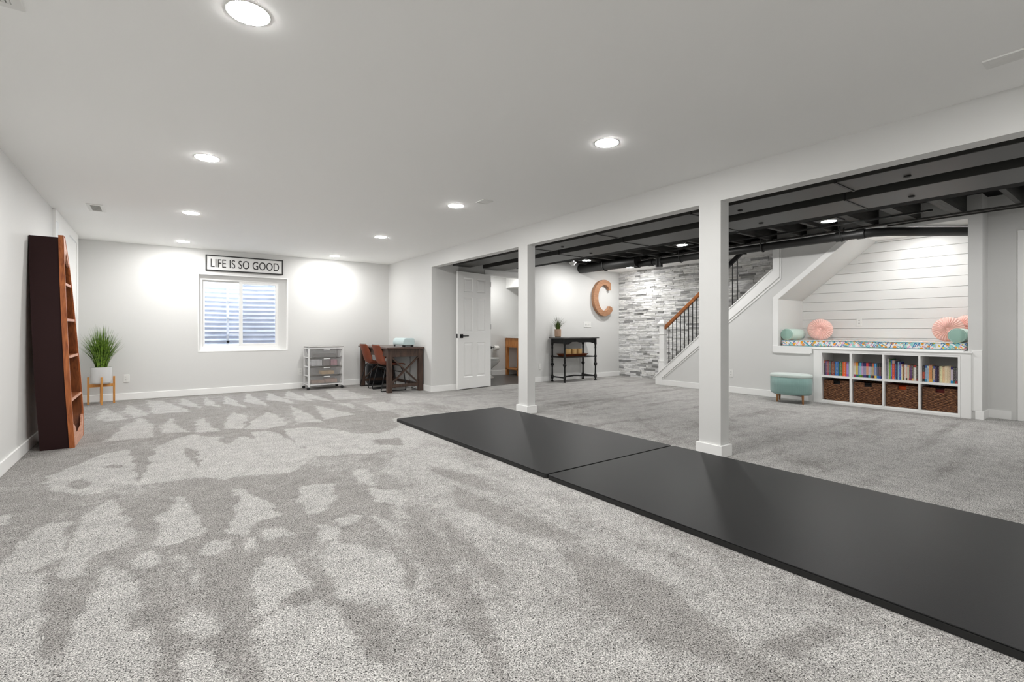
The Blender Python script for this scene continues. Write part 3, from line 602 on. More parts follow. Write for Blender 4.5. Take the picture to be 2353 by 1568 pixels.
# ------------------------------------------------------------------ ceiling vents, smoke detector
def vent(x0, x1, y0, y1, label, along='y', nsl=6, fr=.022, plain=False):
    t = thing('ceiling_vent', label, 'vent', ((x0 + x1) / 2, (y0 + y1) / 2, ZC))
    b = MB(); b.box(x0, x0 + fr, y0, y1, ZC - .008, ZC); b.box(x1 - fr, x1, y0, y1, ZC - .008, ZC); b.box(x0, x1, y0, y0 + fr, ZC - .008, ZC); b.box(x0, x1, y1 - fr, y1, ZC - .008, ZC); b.build('frame', M['wplastic'], t, bevel=.002)
    if plain: boxes((x0 + fr, x1 - fr, y0 + fr, y1 - fr, ZC - .005, ZC)).build('cover', M['wplastic'], t); return
    boxes((x0 + fr, x1 - fr, y0 + fr, y1 - fr, ZC - .001, ZC)).build('backing', M['grill'], t)
    b = MB()
    for k in range(nsl):
        if along == 'y':
            x = x0 + fr + (x1 - x0 - 2 * fr) * (k + .5) / nsl; b.box(x - .006, x + .006, y0 + fr, y1 - fr, ZC - .007, ZC - .002, rot=Matrix.Rotation(.5, 3, 'Y'))
        else:
            y = y0 + fr + (y1 - y0 - 2 * fr) * (k + .5) / nsl; b.box(x0 + fr, x1 - fr, y - .006, y + .006, ZC - .007, ZC - .002, rot=Matrix.Rotation(.5, 3, 'X'))
    b.build('louvres', M['wplastic'], t)
vent(-.595, -.455, 6.56, 6.92, 'white ceiling vent above the boat shaped bookcase', 'x', 7, .03)
vent(-.64, -.432, 2.35, 2.752, 'white ceiling vent nearest the camera, over the left wall', 'y', 9, .035)
vent(2.60, 2.72, 4.03, 4.17, 'small flat white plate in the ceiling beside the header row light', plain=True, fr=.015)
vent(3.21, 3.315, .20, .545, 'narrow white vent in the ceiling above the near mat', 'y', 4, .02)
t = thing('smoke_detector', 'white round smoke detector under the black joists near the console table', 'smoke detector', (6.42, 6.80, 2.31))
b = MB(); b.lathe([(.0, .095), (.03, .095), (.03, .03), (.072, .03), (.072, .018), (.055, .004)], (6.42, 6.8, 2.31), 24); b.build('base', M['wplastic'], t, smooth=True)
b = MB(); b.lathe([(.052, .012), (.045, -.01), (.03, -.03), (.0, -.034)], (6.42, 6.8, 2.31), 24); b.build('sensor_dome', M['wplastic'], t, smooth=True)

# ------------------------------------------------------------------ ducts and pipe
def duct(x0, x1, y1, label, phase):
    t = thing('air_duct', label, 'air duct', ((x0 + x1) / 2, 3, 2.14), group=None)
    boxes((x0, x1, YBK, y1, 2.14, 2.395)).build('duct_body', M['duct'], t, bevel=.004)
    y = phase
    while y > YBK: 
        boxes((x0 - .006, x1 + .006, y - .008, y + .008, 2.134, 2.40)).build('seam_flange', M['pipe'], t); y -= 1.21
    for i, y in enumerate((phase - .35, phase - 2.77, phase - 4.0)):
        b = MB(); b.lathe([(0, .002), (.02, .002), (.024, -.006), (.012, -.012), (0, -.012)], ((x0 + x1) / 2 + .06, y, 2.14), 14); b.build('test_hole_cap', M['pipe'], t)
duct(4.085, 4.44, 7.31, 'black rectangular air duct running right behind the white header', 5.12)
duct(4.70, 5.19, 7.31, 'black rectangular air duct in the middle of the black ceiling, farther from the header', 5.27)
t = thing('drain_pipe', 'black drain pipe hanging under the joists along the staircase side', 'pipe', (7.34, 5, 2.28))
b = MB(); b.tube([(7.28, 7.46, 2.345), (7.28, 5.95, 2.335)], .10, 20); b.build('wide_pipe', M['pipe'], t, smooth=True)
b = MB(); b.tube([(7.34, 5.95, 2.283), (7.34, 2.35, 2.281)], .056, 18); b.build('long_pipe', M['pipe'], t, smooth=True)
b = MB(); b.tube([(7.34, 2.40, 2.281), (7.36, 2.25, 2.281), (7.45, 2.12, 2.281), (8.3, 1.44, 2.275)], .055, 18); b.build('elbow_run', M['pipe'], t, smooth=True)
b = MB(); b.tube([(7.33, 5.50, 2.34), (7.33, 5.50, 2.18)], .064, 18); b.build('tee_stub', M['pipe'], t, smooth=True)
for y in (6.0, 5.68, 4.36, 2.62, 2.38):
    b = MB(); b.tube([(7.34, y - .045, 2.282), (7.34, y + .045, 2.282)], .066, 18); b.build('coupling', M['pipe'], t, smooth=True)
for y in (6.75, 5.05, 3.64, 2.60):
    b = MB(); r_ = .066 if y < 6 else .108; zc_ = 2.282 if y < 6 else 2.34; xx = 7.34 if y < 6 else 7.28
    b.tube([(xx + r_, y, 2.41)] + [(xx + r_ * math.cos(a), y, zc_ + r_ * math.sin(a)) for a in [(-k / 8) * PI for k in range(9)]] + [(xx - r_, y, 2.41)], .009, 6); b.build('hanger_strap', M['pipe'], t)
tag(boxes((7.05, 7.07, 1.6, 6.0, 2.385, 2.405)).build('conduit', M['pipe'], origin=(7.06, 3.8, 2.385)), 'thin black conduit fixed along the undersides of the joists', 'conduit')
b = MB(); b.tube([(6.2, .78, 2.50), (7.68, .78, 2.50)], .085, 20); tag(b.build('round_duct', M['duct'], origin=(6.9, .78, 2.41), smooth=True), 'round black duct between the joists near the right wall', 'air duct')

# ------------------------------------------------------------------ outlets
def outlet(p, n, label, gangs=1, switch=False, name='wall_outlet'):
    x, y, z = p; t = thing(name, label, 'light switch' if switch else 'outlet', p)
    wd = .035 + .023 * (gangs - 1); tx = Vector((0, 1, 0)) if abs(n[0]) else Vector((1, 0, 0)); nn = Vector(n)
    def bx(b, u0, u1, z0, z1, d0, d1):
        P = [Vector(p) + tx * u + nn * d + Vector((0, 0, zz_)) for u in (u0, u1) for d in (d0, d1) for zz_ in (z0, z1)]
        lo = [min(q[i] for q in P) for i in range(3)]; hi = [max(q[i] for q in P) for i in range(3)]; b.box(lo[0], hi[0], lo[1], hi[1], lo[2], hi[2])
    b = MB(); bx(b, -wd, wd, -.058, .058, .0, .007); b.build('cover_plate', M['wplastic'], t, bevel=.002)
    for g_ in range(gangs):
        u = (g_ - (gangs - 1) / 2) * .046
        if switch:
            b = MB(); bx(b, u - .005, u + .005, -.012, .012, .007, .016); b.build('toggle', M['wplastic'], t)
        else:
            for zz_ in (.021, -.021):
                b = MB(); bx(b, -.017, .017, zz_ - .015, zz_ + .015, .007, .009); r_ = b.build('socket', M['wplastic'], t)
                b = MB(); bx(b, -.009, -.006, zz_ - .006, zz_ + .008, .009, .0095); bx(b, .006, .009, zz_ - .006, zz_ + .008, .009, .0095); b.build('slots', M['slot'], r_)
outlet((-.374, YW, .32), (0, -1, 0), 'white wall outlet between the potted grass and the window')
outlet((2.05, YW, .30), (0, -1, 0), 'white wall outlet half hidden behind the drawer cart')
outlet((6.16, YD, .315), (0, -1, 0), 'white wall outlet left of the black console table')
outlet((XS, 4.336, .32), (-1, 0, 0), 'white wall outlet beside the near pillar, below the stair trim')
outlet((XST, 2.784, 1.16), (-1, 0, 0), 'white wall outlet on the shiplap in the reading nook')
outlet((7.49, YD, 1.158), (0, -1, 0), 'white four gang switch plate above the console table', 4, True, 'switch_plate')

# ------------------------------------------------------------------ sign and letter
t = thing('wall_sign', 'white wooden sign reading LIFE IS SO GOOD above the window', 'sign', (1.19, YW, 2.0))
boxes((.63, 1.755, YW - .018, YW - .001, 2.006, 2.243)).build('board', mat('sign_white', (.74, .74, .73, 1), .5, bump=.1, bscale=40), t)
b = MB(); frame(b, .62, 1.765, 1.997, 2.252, YW - .028, YW - .001, .017); b.build('frame', mat('sign_black_wood', (.02, .02, .02, 1), .5, bump=.4, bscale=50), t)
fc = bpy.data.curves.new('txt', 'FONT'); fc.body = 'LIFE IS SO GOOD'; fc.extrude = .002; fo = bpy.data.objects.new('txt', fc)
COL.objects.link(fo); bpy.context.view_layer.update()
me = bpy.data.meshes.new_from_object(fo.evaluated_get(bpy.context.evaluated_depsgraph_get())); bpy.data.objects.remove(fo)
xs = [v.co.x for v in me.vertices]; ys = [v.co.y for v in me.vertices]; x0_, x1_, y0_, y1_ = min(xs), max(xs), min(ys), max(ys)
for v in me.vertices:
    v.co = Vector((.69 + (v.co.x - x0_) / (x1_ - x0_) * (1.70 - .69) - 1.19, -.020 - v.co.z, 2.056 + (v.co.y - y0_) / (y1_ - y0_) * .135 - 2.0))
me.materials.append(mat('sign_lettering', (.025, .025, .025, 1), .5)); lo_ = bpy.data.objects.new('lettering', me); COL.objects.link(lo_); lo_.parent = t
CX, CZ = 7.945, 1.745   # wooden letter
P = []
a0, a1 = math.atan2(-.276, .25), math.atan2(.335, .19)
to = lambda x, z, A_, B2: math.atan2(z / B2, x / A_)
s0, s1 = to(.19, .335, .345, .40), to(.25, -.276, .345, .40) + 2 * PI
P += [(CX + .345 * math.cos(a), CZ + .40 * math.sin(a)) for a in np.linspace(s0, s1, 40)]
q1, q0 = to(.19, -.20, .205, .285), to(.13, .22, .205, .285)
P += [(CX + .235, CZ - .205)]
P += [(CX + .205 * math.cos(a), CZ + .285 * math.sin(a)) for a in np.linspace(math.radians(-38) + 2 * PI, math.radians(50), 36)]
P += [(CX + .132, CZ + .175), (CX + .195, CZ + .175)]
b = MB(); b.prism(P, 'y', YD - .085, YD - .008); ltr = tag(b.build('letter_c', [M['cwood']], origin=(CX, YD, CZ - .4), bevel=.003), 'big wooden letter C on the wall above the console table', 'wall letter')
ltr.data.materials[0] = M['cwood']

# ------------------------------------------------------------------ mats
def rounded(b, x0, x1, y0, y1, z0, z1, r=.02, n=5):
    pts = []
    for cx_, cy_, a0 in ((x1 - r, y1 - r, 0), (x0 + r, y1 - r, 90), (x0 + r, y0 + r, 180), (x1 - r, y0 + r, 270)):
        pts += [(cx_ + r * math.cos(math.radians(a0 + 90 * k / n)), cy_ + r * math.sin(math.radians(a0 + 90 * k / n))) for k in range(n + 1)]
    return b.prism(pts, 'z', z0, z1)
def gym_mat(y0, y1, label):
    t = thing('exercise_mat', label, 'mat', (2.9, (y0 + y1) / 2, 0), group=None)
    b = MB(); rounded(b, 2.19, 3.622, y0, y1, .027, .033); b.build('top_skin', M['mat'], t, bevel=.003)
    b = MB(); rounded(b, 2.188, 3.624, y0 - .001, y1 + .001, .002, .0275); b.build('foam_core', M['matside'], t)
gym_mat(2.585, 5.21, 'black exercise mat farther away, ending beside the far pillar')
gym_mat(-.06, 2.570, 'black exercise mat nearest the camera, running out of the picture')

# ------------------------------------------------------------------ boat bookcase
t = thing('boat_bookcase', 'dark plum bookcase shaped like a boat standing on end against the left wall', 'bookcase', (-.72, 6.05, 0))
NEAR = [(0, 5.735), (.3, 5.712), (.6, 5.70), (.9, 5.715), (1.26, 5.75), (1.6, 5.80), (1.86, 5.862)]
FAR = [(0, 6.36), (.2, 6.46), (.55, 6.43), (.95, 6.34), (1.37, 6.22), (1.66, 6.10), (1.8, 6.0), (1.86, 5.93)]
def itp(T, z):
    for (a, va), (c, vc) in zip(T, T[1:]):
        if z <= c: f = (z - a) / (c - a); return va + (vc - va) * f
    return T[-1][1]
lean = lambda z: -.088 * z / 1.88
xf = lambda z: -.595 + lean(z); xb = lambda z: -.815 + lean(z)
ZS = [1.865 * k / 24 for k in range(25)]
def shell(b, prof, th, x_0, x_1, zs=ZS, dz=0):
    rows_ = []
    for z in zs:
        y = prof(z); rows_.append([b.bm.verts.new(q) for q in ((x_0(z), y, z + dz), (x_1(z), y, z + dz), (x_1(z), y + th, z + dz), (x_0(z), y + th, z + dz))])
    for a, c in zip(rows_, rows_[1:]):
        for k in range(4): b.bm.faces.new((a[k], a[(k + 1) % 4], c[(k + 1) % 4], c[k]))
    b.bm.faces.new(rows_[0]); b.bm.faces.new(rows_[-1][::-1]); b._fin([v for r_ in rows_ for v in r_])
b = MB(); shell(b, lambda z: itp(NEAR, z), .014, xb, lambda z: xf(z) - .004); shell(b, lambda z: itp(FAR, z) - .014, .014, xb, lambda z: xf(z) - .004)
b.build('hull', M['hull'], t, smooth=True)
b = MB(); shell(b, lambda z: itp(NEAR, z) + .014, .005, lambda z: xb(z) + .01, lambda z: xf(z) - .006); shell(b, lambda z: itp(FAR, z) - .019, .005, lambda z: xb(z) + .01, lambda z: xf(z) - .006); b.build('inner_lining', M['cherryin'], t, smooth=True)
b = MB(); zs2 = [1.885 * k / 24 for k in range(25)]
shell(b, lambda z: itp(NEAR, z) - .012, .030, lambda z: xf(z) - .030, lambda z: xf(z) + .006, zs2); shell(b, lambda z: itp(FAR, z) - .018, .030, lambda z: xf(z) - .030, lambda z: xf(z) + .006, zs2)
b.build('gunwale', M['cherry'], t, smooth=True)
b = MB(); pts = [(itp(NEAR, z) + .012, z) for z in ZS] + [(itp(FAR, z) - .012, z) for z in ZS[::-1]]
vs = b.prism(pts, 'x', 0, .008)
for v in vs: v.co.x += xb(v.co.z) + .004
b.build('back_panel', M['cherryin'], t)
for z in (.415, .80, 1.13, 1.45):
    b = MB(); b.box(xb(z) + .012, xf(z) - .006, itp(NEAR, z) + .014, itp(FAR, z) - .014, z - .009, z + .009); b.build('shelf', M['cherryin'], t)
    b = MB(); b.box(xf(z) - .006, xf(z) + .002, itp(NEAR, z) + .018, itp(FAR, z) - .016, z - .011, z + .011); b.build('shelf_edge', M['cherrylite'], t)
b = MB(); b.box(xb(.02) + .01, xf(.02) - .01, 5.75, 6.36, .02, .038); b.build('bottom_board', M['cherryin'], t)
b = MB(); zz_ = lambda y: 0
out = [(5.742, .0), (6.35, .0)] + [(itp(FAR, z) - .012, z) for z in (.05, .1, .15, .2)] + [(6.40, .205), (6.36, .18), (6.30, .11), (6.10, .085), (5.92, .10), (5.85, .17), (5.79, .20), (5.725, .20)]
vs = b.prism(out, 'x', 0, .016)
for v in vs: v.co.x += xf(v.co.z) - .012
b.build('bow_board', M['cherrylite'], t)
b = MB(); out = [(itp(NEAR, z) + .01, z) for z in (1.62, 1.7, 1.8, 1.87)] + [(itp(FAR, z) - .01, z) for z in (1.87, 1.8, 1.7, 1.62)] + [(6.06, 1.63), (6.0, 1.70), (5.95, 1.74), (5.90, 1.70), (5.86, 1.63)]
vs = b.prism(out, 'x', 0, .016)
for v in vs: v.co.x += xf(v.co.z) - .012
b.build('arched_top_board', M['cherrylite'], t)
def blades(b, c, n, h, spread, w_, rs, droop=.25, hmin=.6):
    for k in range(n):
        a = rs.uniform(0, 2 * PI); tl = rs.random() ** .7 * spread; H = h * rs.uniform(hmin, 1) * (1 - .25 * (tl / max(spread, .01)) ** 2); r0 = rs.random() * c[3]
        d = Vector((math.cos(a), math.sin(a), 0)); sd = Vector((-math.sin(a + rs.uniform(-.8, .8)), math.cos(a), 0)).normalized(); base_ = Vector(c[:3]) + d * r0
        prev_ = None
        for j in range(5):
            f = j / 4; p = base_ + d * tl * (f ** 1.6) + Vector((0, 0, H * (f - droop * f * f * tl / max(spread, .01))))
            ww = w_ * (1 - f) ** .7 * .5 + .0004; cur = (b.bm.verts.new(p - sd * ww), b.bm.verts.new(p + sd * ww))
            if prev_: b.bm.faces.new((prev_[0], prev_[1], cur[1], cur[0]))
            prev_ = cur
    b._fin(list(b.bm.verts))
pl = thing('small_plant', 'tiny green leaves poking out on a shelf of the boat bookcase', 'plant', (-.74, 6.02, .424))
b = MB(); b.lathe([(.03, 0), (.036, .05), (.034, .05), (.0, .048)], (-.74, 6.02, .424), 16); b.build('pot', M['ceramic'], pl, smooth=True)
b = MB(); blades(b, (-.74, 6.02, .47, .01), 16, .17, .12, .018, R, .3); b.build('leaves', M['grass'], pl)

# ------------------------------------------------------------------ plant on stand
px_, py_ = -.637, 8.88
t = thing('plant_stand', 'golden wooden plant stand in the corner by the window wall', 'plant stand', (px_, py_, 0))
for k in range(4):
    a = -PI / 2 + k * PI / 2 + .10; x, y = px_ + .138 * math.cos(a), py_ + .145 * math.sin(a)
    boxes((x - .012, x + .012, y - .012, y + .012, 0, .385)).build('leg', M['bamboo'], t, bevel=.003)
b = MB()
for k in range(2):
    a = -PI / 2 + k * PI / 2 + .10; d = Vector((math.cos(a), math.sin(a), 0)) * .135; c = Vector((px_, py_, .262 - k * .0)); b.bar(c - d, c + d, .022, .042)
b.build('cross_support', M['bamboo'], t)
t = thing('potted_grass', 'tall artificial grass in a white pot on the wooden stand', 'potted plant', (px_, py_, .284))
b = MB(); b.lathe([(.0, 0), (.085, 0), (.108, .02), (.116, .07), (.118, .235), (.112, .235), (.110, .215), (0, .215)], (px_, py_, .284), 36); b.build('pot', M['ceramic'], t, smooth=True)
b = MB(); blades(b, (px_, py_, .49, .06), 430, .64, .23, .0125, R, .12, .62); b.build('grass', M['grass'], t)

# ------------------------------------------------------------------ drawer cart
cx0, cx1, cy0, cy1 = 2.105, 2.68, 8.80, 9.12
t = thing('drawer_cart', 'white rolling cart with four grey mesh drawers below the sign wall', 'cart', (2.39, 8.96, 0))
b = MB(); b.box(cx0 - .01, cx1 + .015, cy0 - .01, cy1 + .01, .735, .75); b.build('top', mat('cart_grey_top', (.30, .29, .28, 1), .5), t, bevel=.002)
b = MB()
for x in (cx0, cx1):
    for y in (cy0, cy1): b.box(x - .011, x + .011, y - .011, y + .011, .05, .735)
for z in (.72, .085):
    b.box(cx0, cx1, cy0 - .008, cy0 + .008, z - .01, z + .01); b.box(cx0, cx1, cy1 - .008, cy1 + .008, z - .01, z + .01)
for z in (.72, .085, .24, .40, .56):
    for x in (cx0, cx1): b.box(x - .007, x + .007, cy0, cy1, z - .007, z + .007)
b.build('frame', M['whitemetal'], t)
dw = []
for i, z in enumerate((.095, .25, .405, .56)):
    b = MB(); x0, x1, y0, y1 = cx0 + .02, cx1 - .02, cy0 + .004, cy1 - .02; k = .035
    lo = [(x0 + k, y0 + .015, z), (x1 - k, y0 + .015, z), (x1 - k, y1 - .02, z), (x0 + k, y1 - .02, z)]; hi = [(x0, y0 - .012, z + .135), (x1, y0 - .012, z + .135), (x1, y1, z + .135), (x0, y1, z + .135)]
    lv = [b.bm.verts.new(p) for p in lo]; hv = [b.bm.verts.new(p) for p in hi]; b.bm.faces.new(lv)
    for q in range(4): b.bm.faces.new((lv[q], lv[(q + 1) % 4], hv[(q + 1) % 4], hv[q]))
    b._fin(lv + hv); dr = b.build('drawer', M['mesh'], t)
    b = MB(); b.box(x0 - .004, x1 + .004, y0 - .016, y0 - .008, z + .133, z + .14); b.box(x0 - .004, x0 + .004, y0, y1, z + .133, z + .14); b.box(x1 - .004, x1 + .004, y0, y1, z + .133, z + .14); b.build('drawer_rim', M['grill'], dr)
    b = MB(); xc = (x0 + x1) / 2 + .01; b.box(xc - .055, xc + .055, y0 - .024, y0 - .012, z + .120, z + .135); b.build('pull', M['whitemetal'], dr, bevel=.003)
for x in (cx0, cx1):
    for y in (cy0, cy1):
        b = MB(); b.lathe([(.0, -.012), (.024, -.012), (.026, 0), (.024, .012), (0, .012)], (x - .012, y, .026), 14, 'y'); c_ = b.build('caster', M['blackplastic'], t, smooth=True)
for nm, cat_, x0, x1, y0, y1, z, h_, c, lb in (('paper_stack', 'papers', 2.17, 2.34, 8.86, 9.05, .255, .10, (.75, .75, .78), 'white papers in the second drawer from the top of the cart'.replace('second drawer from the top', 'cart drawer under the top one').replace(' of the cart', '')),
    ('craft_box', 'box', 2.36, 2.47, 8.86, 9.05, .41, .095, (.30, .25, .24), 'brown box in the cart drawer under the top one, beside the white papers'),
    ('craft_box', 'box', 2.49, 2.60, 8.86, 9.05, .41, .10, (.62, .30, .36), 'pink box in the cart drawer under the top one'),
    ('folder_stack', 'folders', 2.33, 2.55, 8.86, 9.05, .255, .06, (.68, .46, .22), 'yellow tan folders in the cart drawer above the lowest'),
    ('folder_stack', 'folders', 2.17, 2.38, 8.86, 9.05, .10, .05, (.45, .30, .22), 'brown folders lying in the lowest cart drawer, window side'),
    ('folder_stack', 'folders', 2.40, 2.60, 8.86, 9.05, .10, .07, (.55, .36, .28), 'reddish folders lying in the lowest cart drawer, desk side'),
    ('tool_roll', 'tools', 2.20, 2.58, 8.86, 9.05, .565, .05, (.28, .26, .25), 'dark grey craft supplies in the top cart drawer')):
    if nm == 'paper_stack': z = .41
    tag(boxes((x0, x1, y0, y1, z, z + h_)).build(nm, mat('stored_' + nm, (*c, 1), .7, var=.2, vscale=15), origin=((x0 + x1) / 2, 8.95, z), bevel=.004), lb, cat_)

# ------------------------------------------------------------------ desk
t = thing('desk', 'dark brown wooden desk with X shaped ends in the corner', 'desk', (3.36, 8.28, 0))
dx0, dx1, dy0, dy1, dz = 3.045, 3.675, 7.60, 8.955, .751
b = MB(); b.box(dx0 - .025, dx1 + .01, dy0 - .03, dy1 + .03, dz - .03, dz); b.build('desktop', M['espressotop'], t, bevel=.006)
for x in (dx0, dx1 - .075):
    for y in (dy0, dy1 - .075): boxes((x, x + .075, y, y + .075, 0, dz - .03)).build('leg', M['espresso'], t, bevel=.003)
b = MB(); b.box(dx0 + .01, dx0 + .03, dy0 + .07, dy1 - .07, dz - .15, dz - .03); b.box(dx1 - .03, dx1 - .01, dy0 + .07, dy1 - .07, dz - .15, dz - .03)
b.box(dx0 + .07, dx1 - .07, dy0 + .012, dy0 + .034, dz - .16, dz - .03); b.box(dx0 + .07, dx1 - .07, dy1 - .034, dy1 - .012, dz - .16, dz - .03); b.build('apron', M['espresso'], t)
for y in (dy0 + .0375, dy1 - .0375):
    b = MB(); b.bar((dx0 + .06, y - .008, .135), (dx1 - .06, y - .008, dz - .15), .02, .045, (0, 1, 0)); b.bar((dx0 + .06, y + .008, dz - .15), (dx1 - .06, y + .008, .135), .02, .045, (0, 1, 0)); b.build('cross_brace', M['espresso'], t)
    boxes((dx0 + .07, dx1 - .07, y - .02, y + .02, .085, .135)).build('stretcher', M['espresso'], t)
boxes((dx1 - .06, dx1 - .02, dy0 + .07, dy1 - .07, .085, .13)).build('stretcher', M['espresso'], t)
# craft cutting machine
machine = t = thing('cutting_machine', 'pale blue craft cutting machine on the dark desk', 'craft machine', (3.48, 7.97, dz))
b = MB(); prof = [(3.385, .775), (3.375, .80), (3.375, .84), (3.395, .885), (3.42, .90), (3.56, .90), (3.585, .885), (3.59, .80), (3.58, .775)]
b.prism(prof, 'y', 7.745, 8.20); b.build('body', M['bluecraft'], t, bevel=.012, bseg=3, smooth=True)
b = MB(); b.box(3.40, 3.57, 7.80, 8.15, .752, .776)
b.build('base', mat('machine_pale_base', (.70, .72, .72, 1), .4), t)
for x in (3.405, 3.555):
    for y in (7.79, 8.16): boxes((x - .02, x + .02, y - .02, y + .02, dz, .776)).build('foot', M['blackplastic'], t)
# chairs: leather shell on a black sled frame, local x towards the desk
def make_chair(label):
    t = thing('desk_chair', label, 'chair', (0, 0, 0), group='tan leather chairs at the dark desk')
    b = MB(); prof = []   # (x, z, halfwidth, wing)
    S_ = [(.47, .440, .17, .0), (.44, .452, .195, .01), (.36, .450, .21, .018), (.26, .438, .215, .03), (.16, .432, .215, .05), (.10, .440, .21, .065), (.06, .475, .205, .07), (.035, .53, .205, .07), (.015, .60, .207, .06), (-.005, .68, .20, .045), (-.02, .75, .192, .03), (-.027, .778, .182, .02), (-.029, .787, .165, .018)]
    rows_ = []
    for x, z, hw, wg in S_:
        row = []
        for k in range(9):
            u = -1 + 2 * k / 8; up = wg * abs(u) ** 2.2; fwd = wg * 1.1 * abs(u) ** 2.2
            vert = min(1, max(0, (z - .44) / .12)) if x < .12 else 0
            row.append(b.bm.verts.new((x + fwd * vert, u * hw, z + up * (1 - vert))))
        rows_.append(row)
    for a, c in zip(rows_, rows_[1:]):
        for k in range(8): b.bm.faces.new((a[k], a[k + 1], c[k + 1], c[k]))
    b._fin(list(b.bm.verts)); b.build('seat_shell', M['leather'], t, smooth='all', solid=.02, subsurf=1)
    b = MB(); top = [(-.03 + .02 * abs(u) ** 2.2 * 1.1, u * .15, .788) for u in [-1 + k / 4 for k in range(9)]]; b.tube(top, .008, 6); b.build('seat_piping', M['seatedge'], t)
    for sy in (-.21, .21):
        b = MB(); r_ = .0085
        b.tube([(.13, sy * .75, .425), (.10, sy * .85, .40), (.02, sy, .06), (.012, sy, .02), (.03, sy, .0085), (.40, sy, .0085), (.44, sy, .0085), (.455, sy, .03), (.42, sy, .30), (.36, sy * .85, .43)], r_, 8); b.build('sled_leg', M['blackmetal'], t, smooth='all')
    b = MB(); b.tube([(.105, -.18, .405), (.105, .18, .405)], .008, 8); b.tube([(.415, -.20, .31), (.415, .20, .31)], .008, 8); b.tube([(.37, -.18, .425), (.37, .18, .425)], .008, 8); b.build('cross_bar', M['blackmetal'], t)
    return t
c1 = make_chair('tan leather chair at the desk, the one nearer the camera'); c2 = copy_tree(c1); c2['label'] = 'tan leather chair at the desk, the one nearer the drawer cart'
c1.location = (3.005, 8.035, 0); c2.location = (2.995, 8.62, 0)
b = MB(); b.box(3.22, 3.64, 8.995, 9.15, .0, .40); o = tag(b.build('tote_bag', M['bag'], origin=(3.43, 9.07, 0), bevel=.05, bseg=4, smooth=True), 'black fabric bag on the floor behind the desk', 'bag')
b = MB(); b.tube([(3.58, 7.95, .74), (3.585, 7.93, .6), (3.60, 7.96, .45), (3.57, 7.90, .3), (3.54, 7.88, .2), (3.56, 7.86, .1), (3.60, 7.90, .03), (3.62, 7.95, .008)], .004, 6)
b.build('power_cord', M['blackplastic'], machine)
b = MB(); b.tube([(3.52, 7.84, .01), (3.6, 7.80, .05), (3.65, 7.83, .09), (3.64, 7.9, .06), (3.58, 7.87, .02), (3.63, 7.78, .03), (3.66, 7.9, .02)], .004, 6)
loop_ = b
b = MB(); b.box(3.47, 3.56, 7.80, 7.86, 0, .035); o = tag(b.build('power_adapter', M['wplastic'], origin=(3.51, 7.83, 0), bevel=.008), 'small white plug adapter with a black cord on the carpet under the desk', 'adapter'); loop_.build('power_cord', M['blackplastic'], o)

# ------------------------------------------------------------------ console table with its things
t = thing('console_table', 'black turned leg console table against the wall below the letter', 'table', (6.88, 7.2, 0))
ZTp = .89; legs = [(6.445, 7.05), (6.445, 7.42), (7.28, 7.03), (7.31, 7.42)]
b = MB(); b.prism([(6.375, 7.00), (6.40, 6.985), (7.33, 6.985), (7.365, 7.0), (7.39, 7.45), (6.375, 7.45)], 'z', ZTp - .022, ZTp); b.build('table_top', M['distresstop'], t, bevel=.006)
b = MB()
def apron(xa, xb_, y, yy):   # front apron with a wavy lower edge
    pts = [(xa, ZTp - .022)] + [(xa, ZTp - .10)] + [(xa + (xb_ - xa) * f, ZTp - h_) for f, h_ in ((.05, .135), (.10, .135), (.16, .115), (.22, .085), (.30, .075), (.38, .085), (.46, .10), (.55, .106), (.65, .10), (.75, .10), (.85, .105), (.92, .12))] + [(xb_, ZTp - .11), (xb_, ZTp - .022)]
    b.prism(pts, 'y', y, yy)
apron(6.445, 7.28, 7.03, 7.045); b.box(6.437, 6.452, 7.05, 7.42, ZTp - .12, ZTp - .022); b.box(7.30, 7.315, 7.03, 7.42, ZTp - .10, ZTp - .022); b.box(6.445, 7.31, 7.42, 7.43, ZTp - .10, ZTp - .022); b.build('apron', M['distress'], t)
lp = [(.024, 0), (.026, .02), (.016, .035), (.018, .05), (.028, .075), (.030, .115), (.022, .13), (.018, .15), (.016, .29), (.020, .30), (.018, .31), (.036, .335), (.036, .355), (.018, .38), (.022, .39), (.020, .43), (.024, .44), (.018, .47), (.026, .49), (.030, .50), (.026, .515), (.018, .53), (.017, .66), (.022, .68), (.018, .70), (.020, .74), (.026, .75), (.026, .77), (.024, .79), (.024, .868)]
for x, y in legs: b = MB(); b.lathe(lp, (x, y, 0), 16); b.build('leg', M['distress'], t, smooth=True)
b = MB(); b.prism([(6.43, 7.04), (7.29, 7.02), (7.32, 7.43), (6.43, 7.43)], 'z', .488, .508); b.build('shelf', M['distress'], t, bevel=.004)
b = MB(); b.bar((6.445, 7.05, .10), (6.445, 7.42, .10), .03, .025); b.bar((7.28, 7.03, .10), (7.31, 7.42, .10), .03, .025); b.tube([(6.46, 7.07, .10), (6.6, 7.2, .10), (6.88, 7.25, .11), (7.1, 7.22, .10), (7.27, 7.05, .10)], .016, 8); b.build('stretcher', M['distress'], t)
t = thing('wooden_tray', 'reddish brown wooden tray on the lower shelf of the console table', 'tray', (6.80, 7.2, .508))
b = MB(); lo = [(6.55, 7.13), (7.08, 7.13), (7.08, 7.31), (6.55, 7.31)]; hi = [(6.50, 7.09), (7.13, 7.09), (7.13, 7.35), (6.50, 7.35)]
lv = [b.bm.verts.new((*p, .508)) for p in lo]; hv = [b.bm.verts.new((*p, .558)) for p in hi]; b.bm.faces.new(lv)
for q in range(4): b.bm.faces.new((lv[q], lv[(q + 1) % 4], hv[(q + 1) % 4], hv[q]))
b._fin(lv + hv); b.build('tray_body', M['traywood'], t, solid=.01)
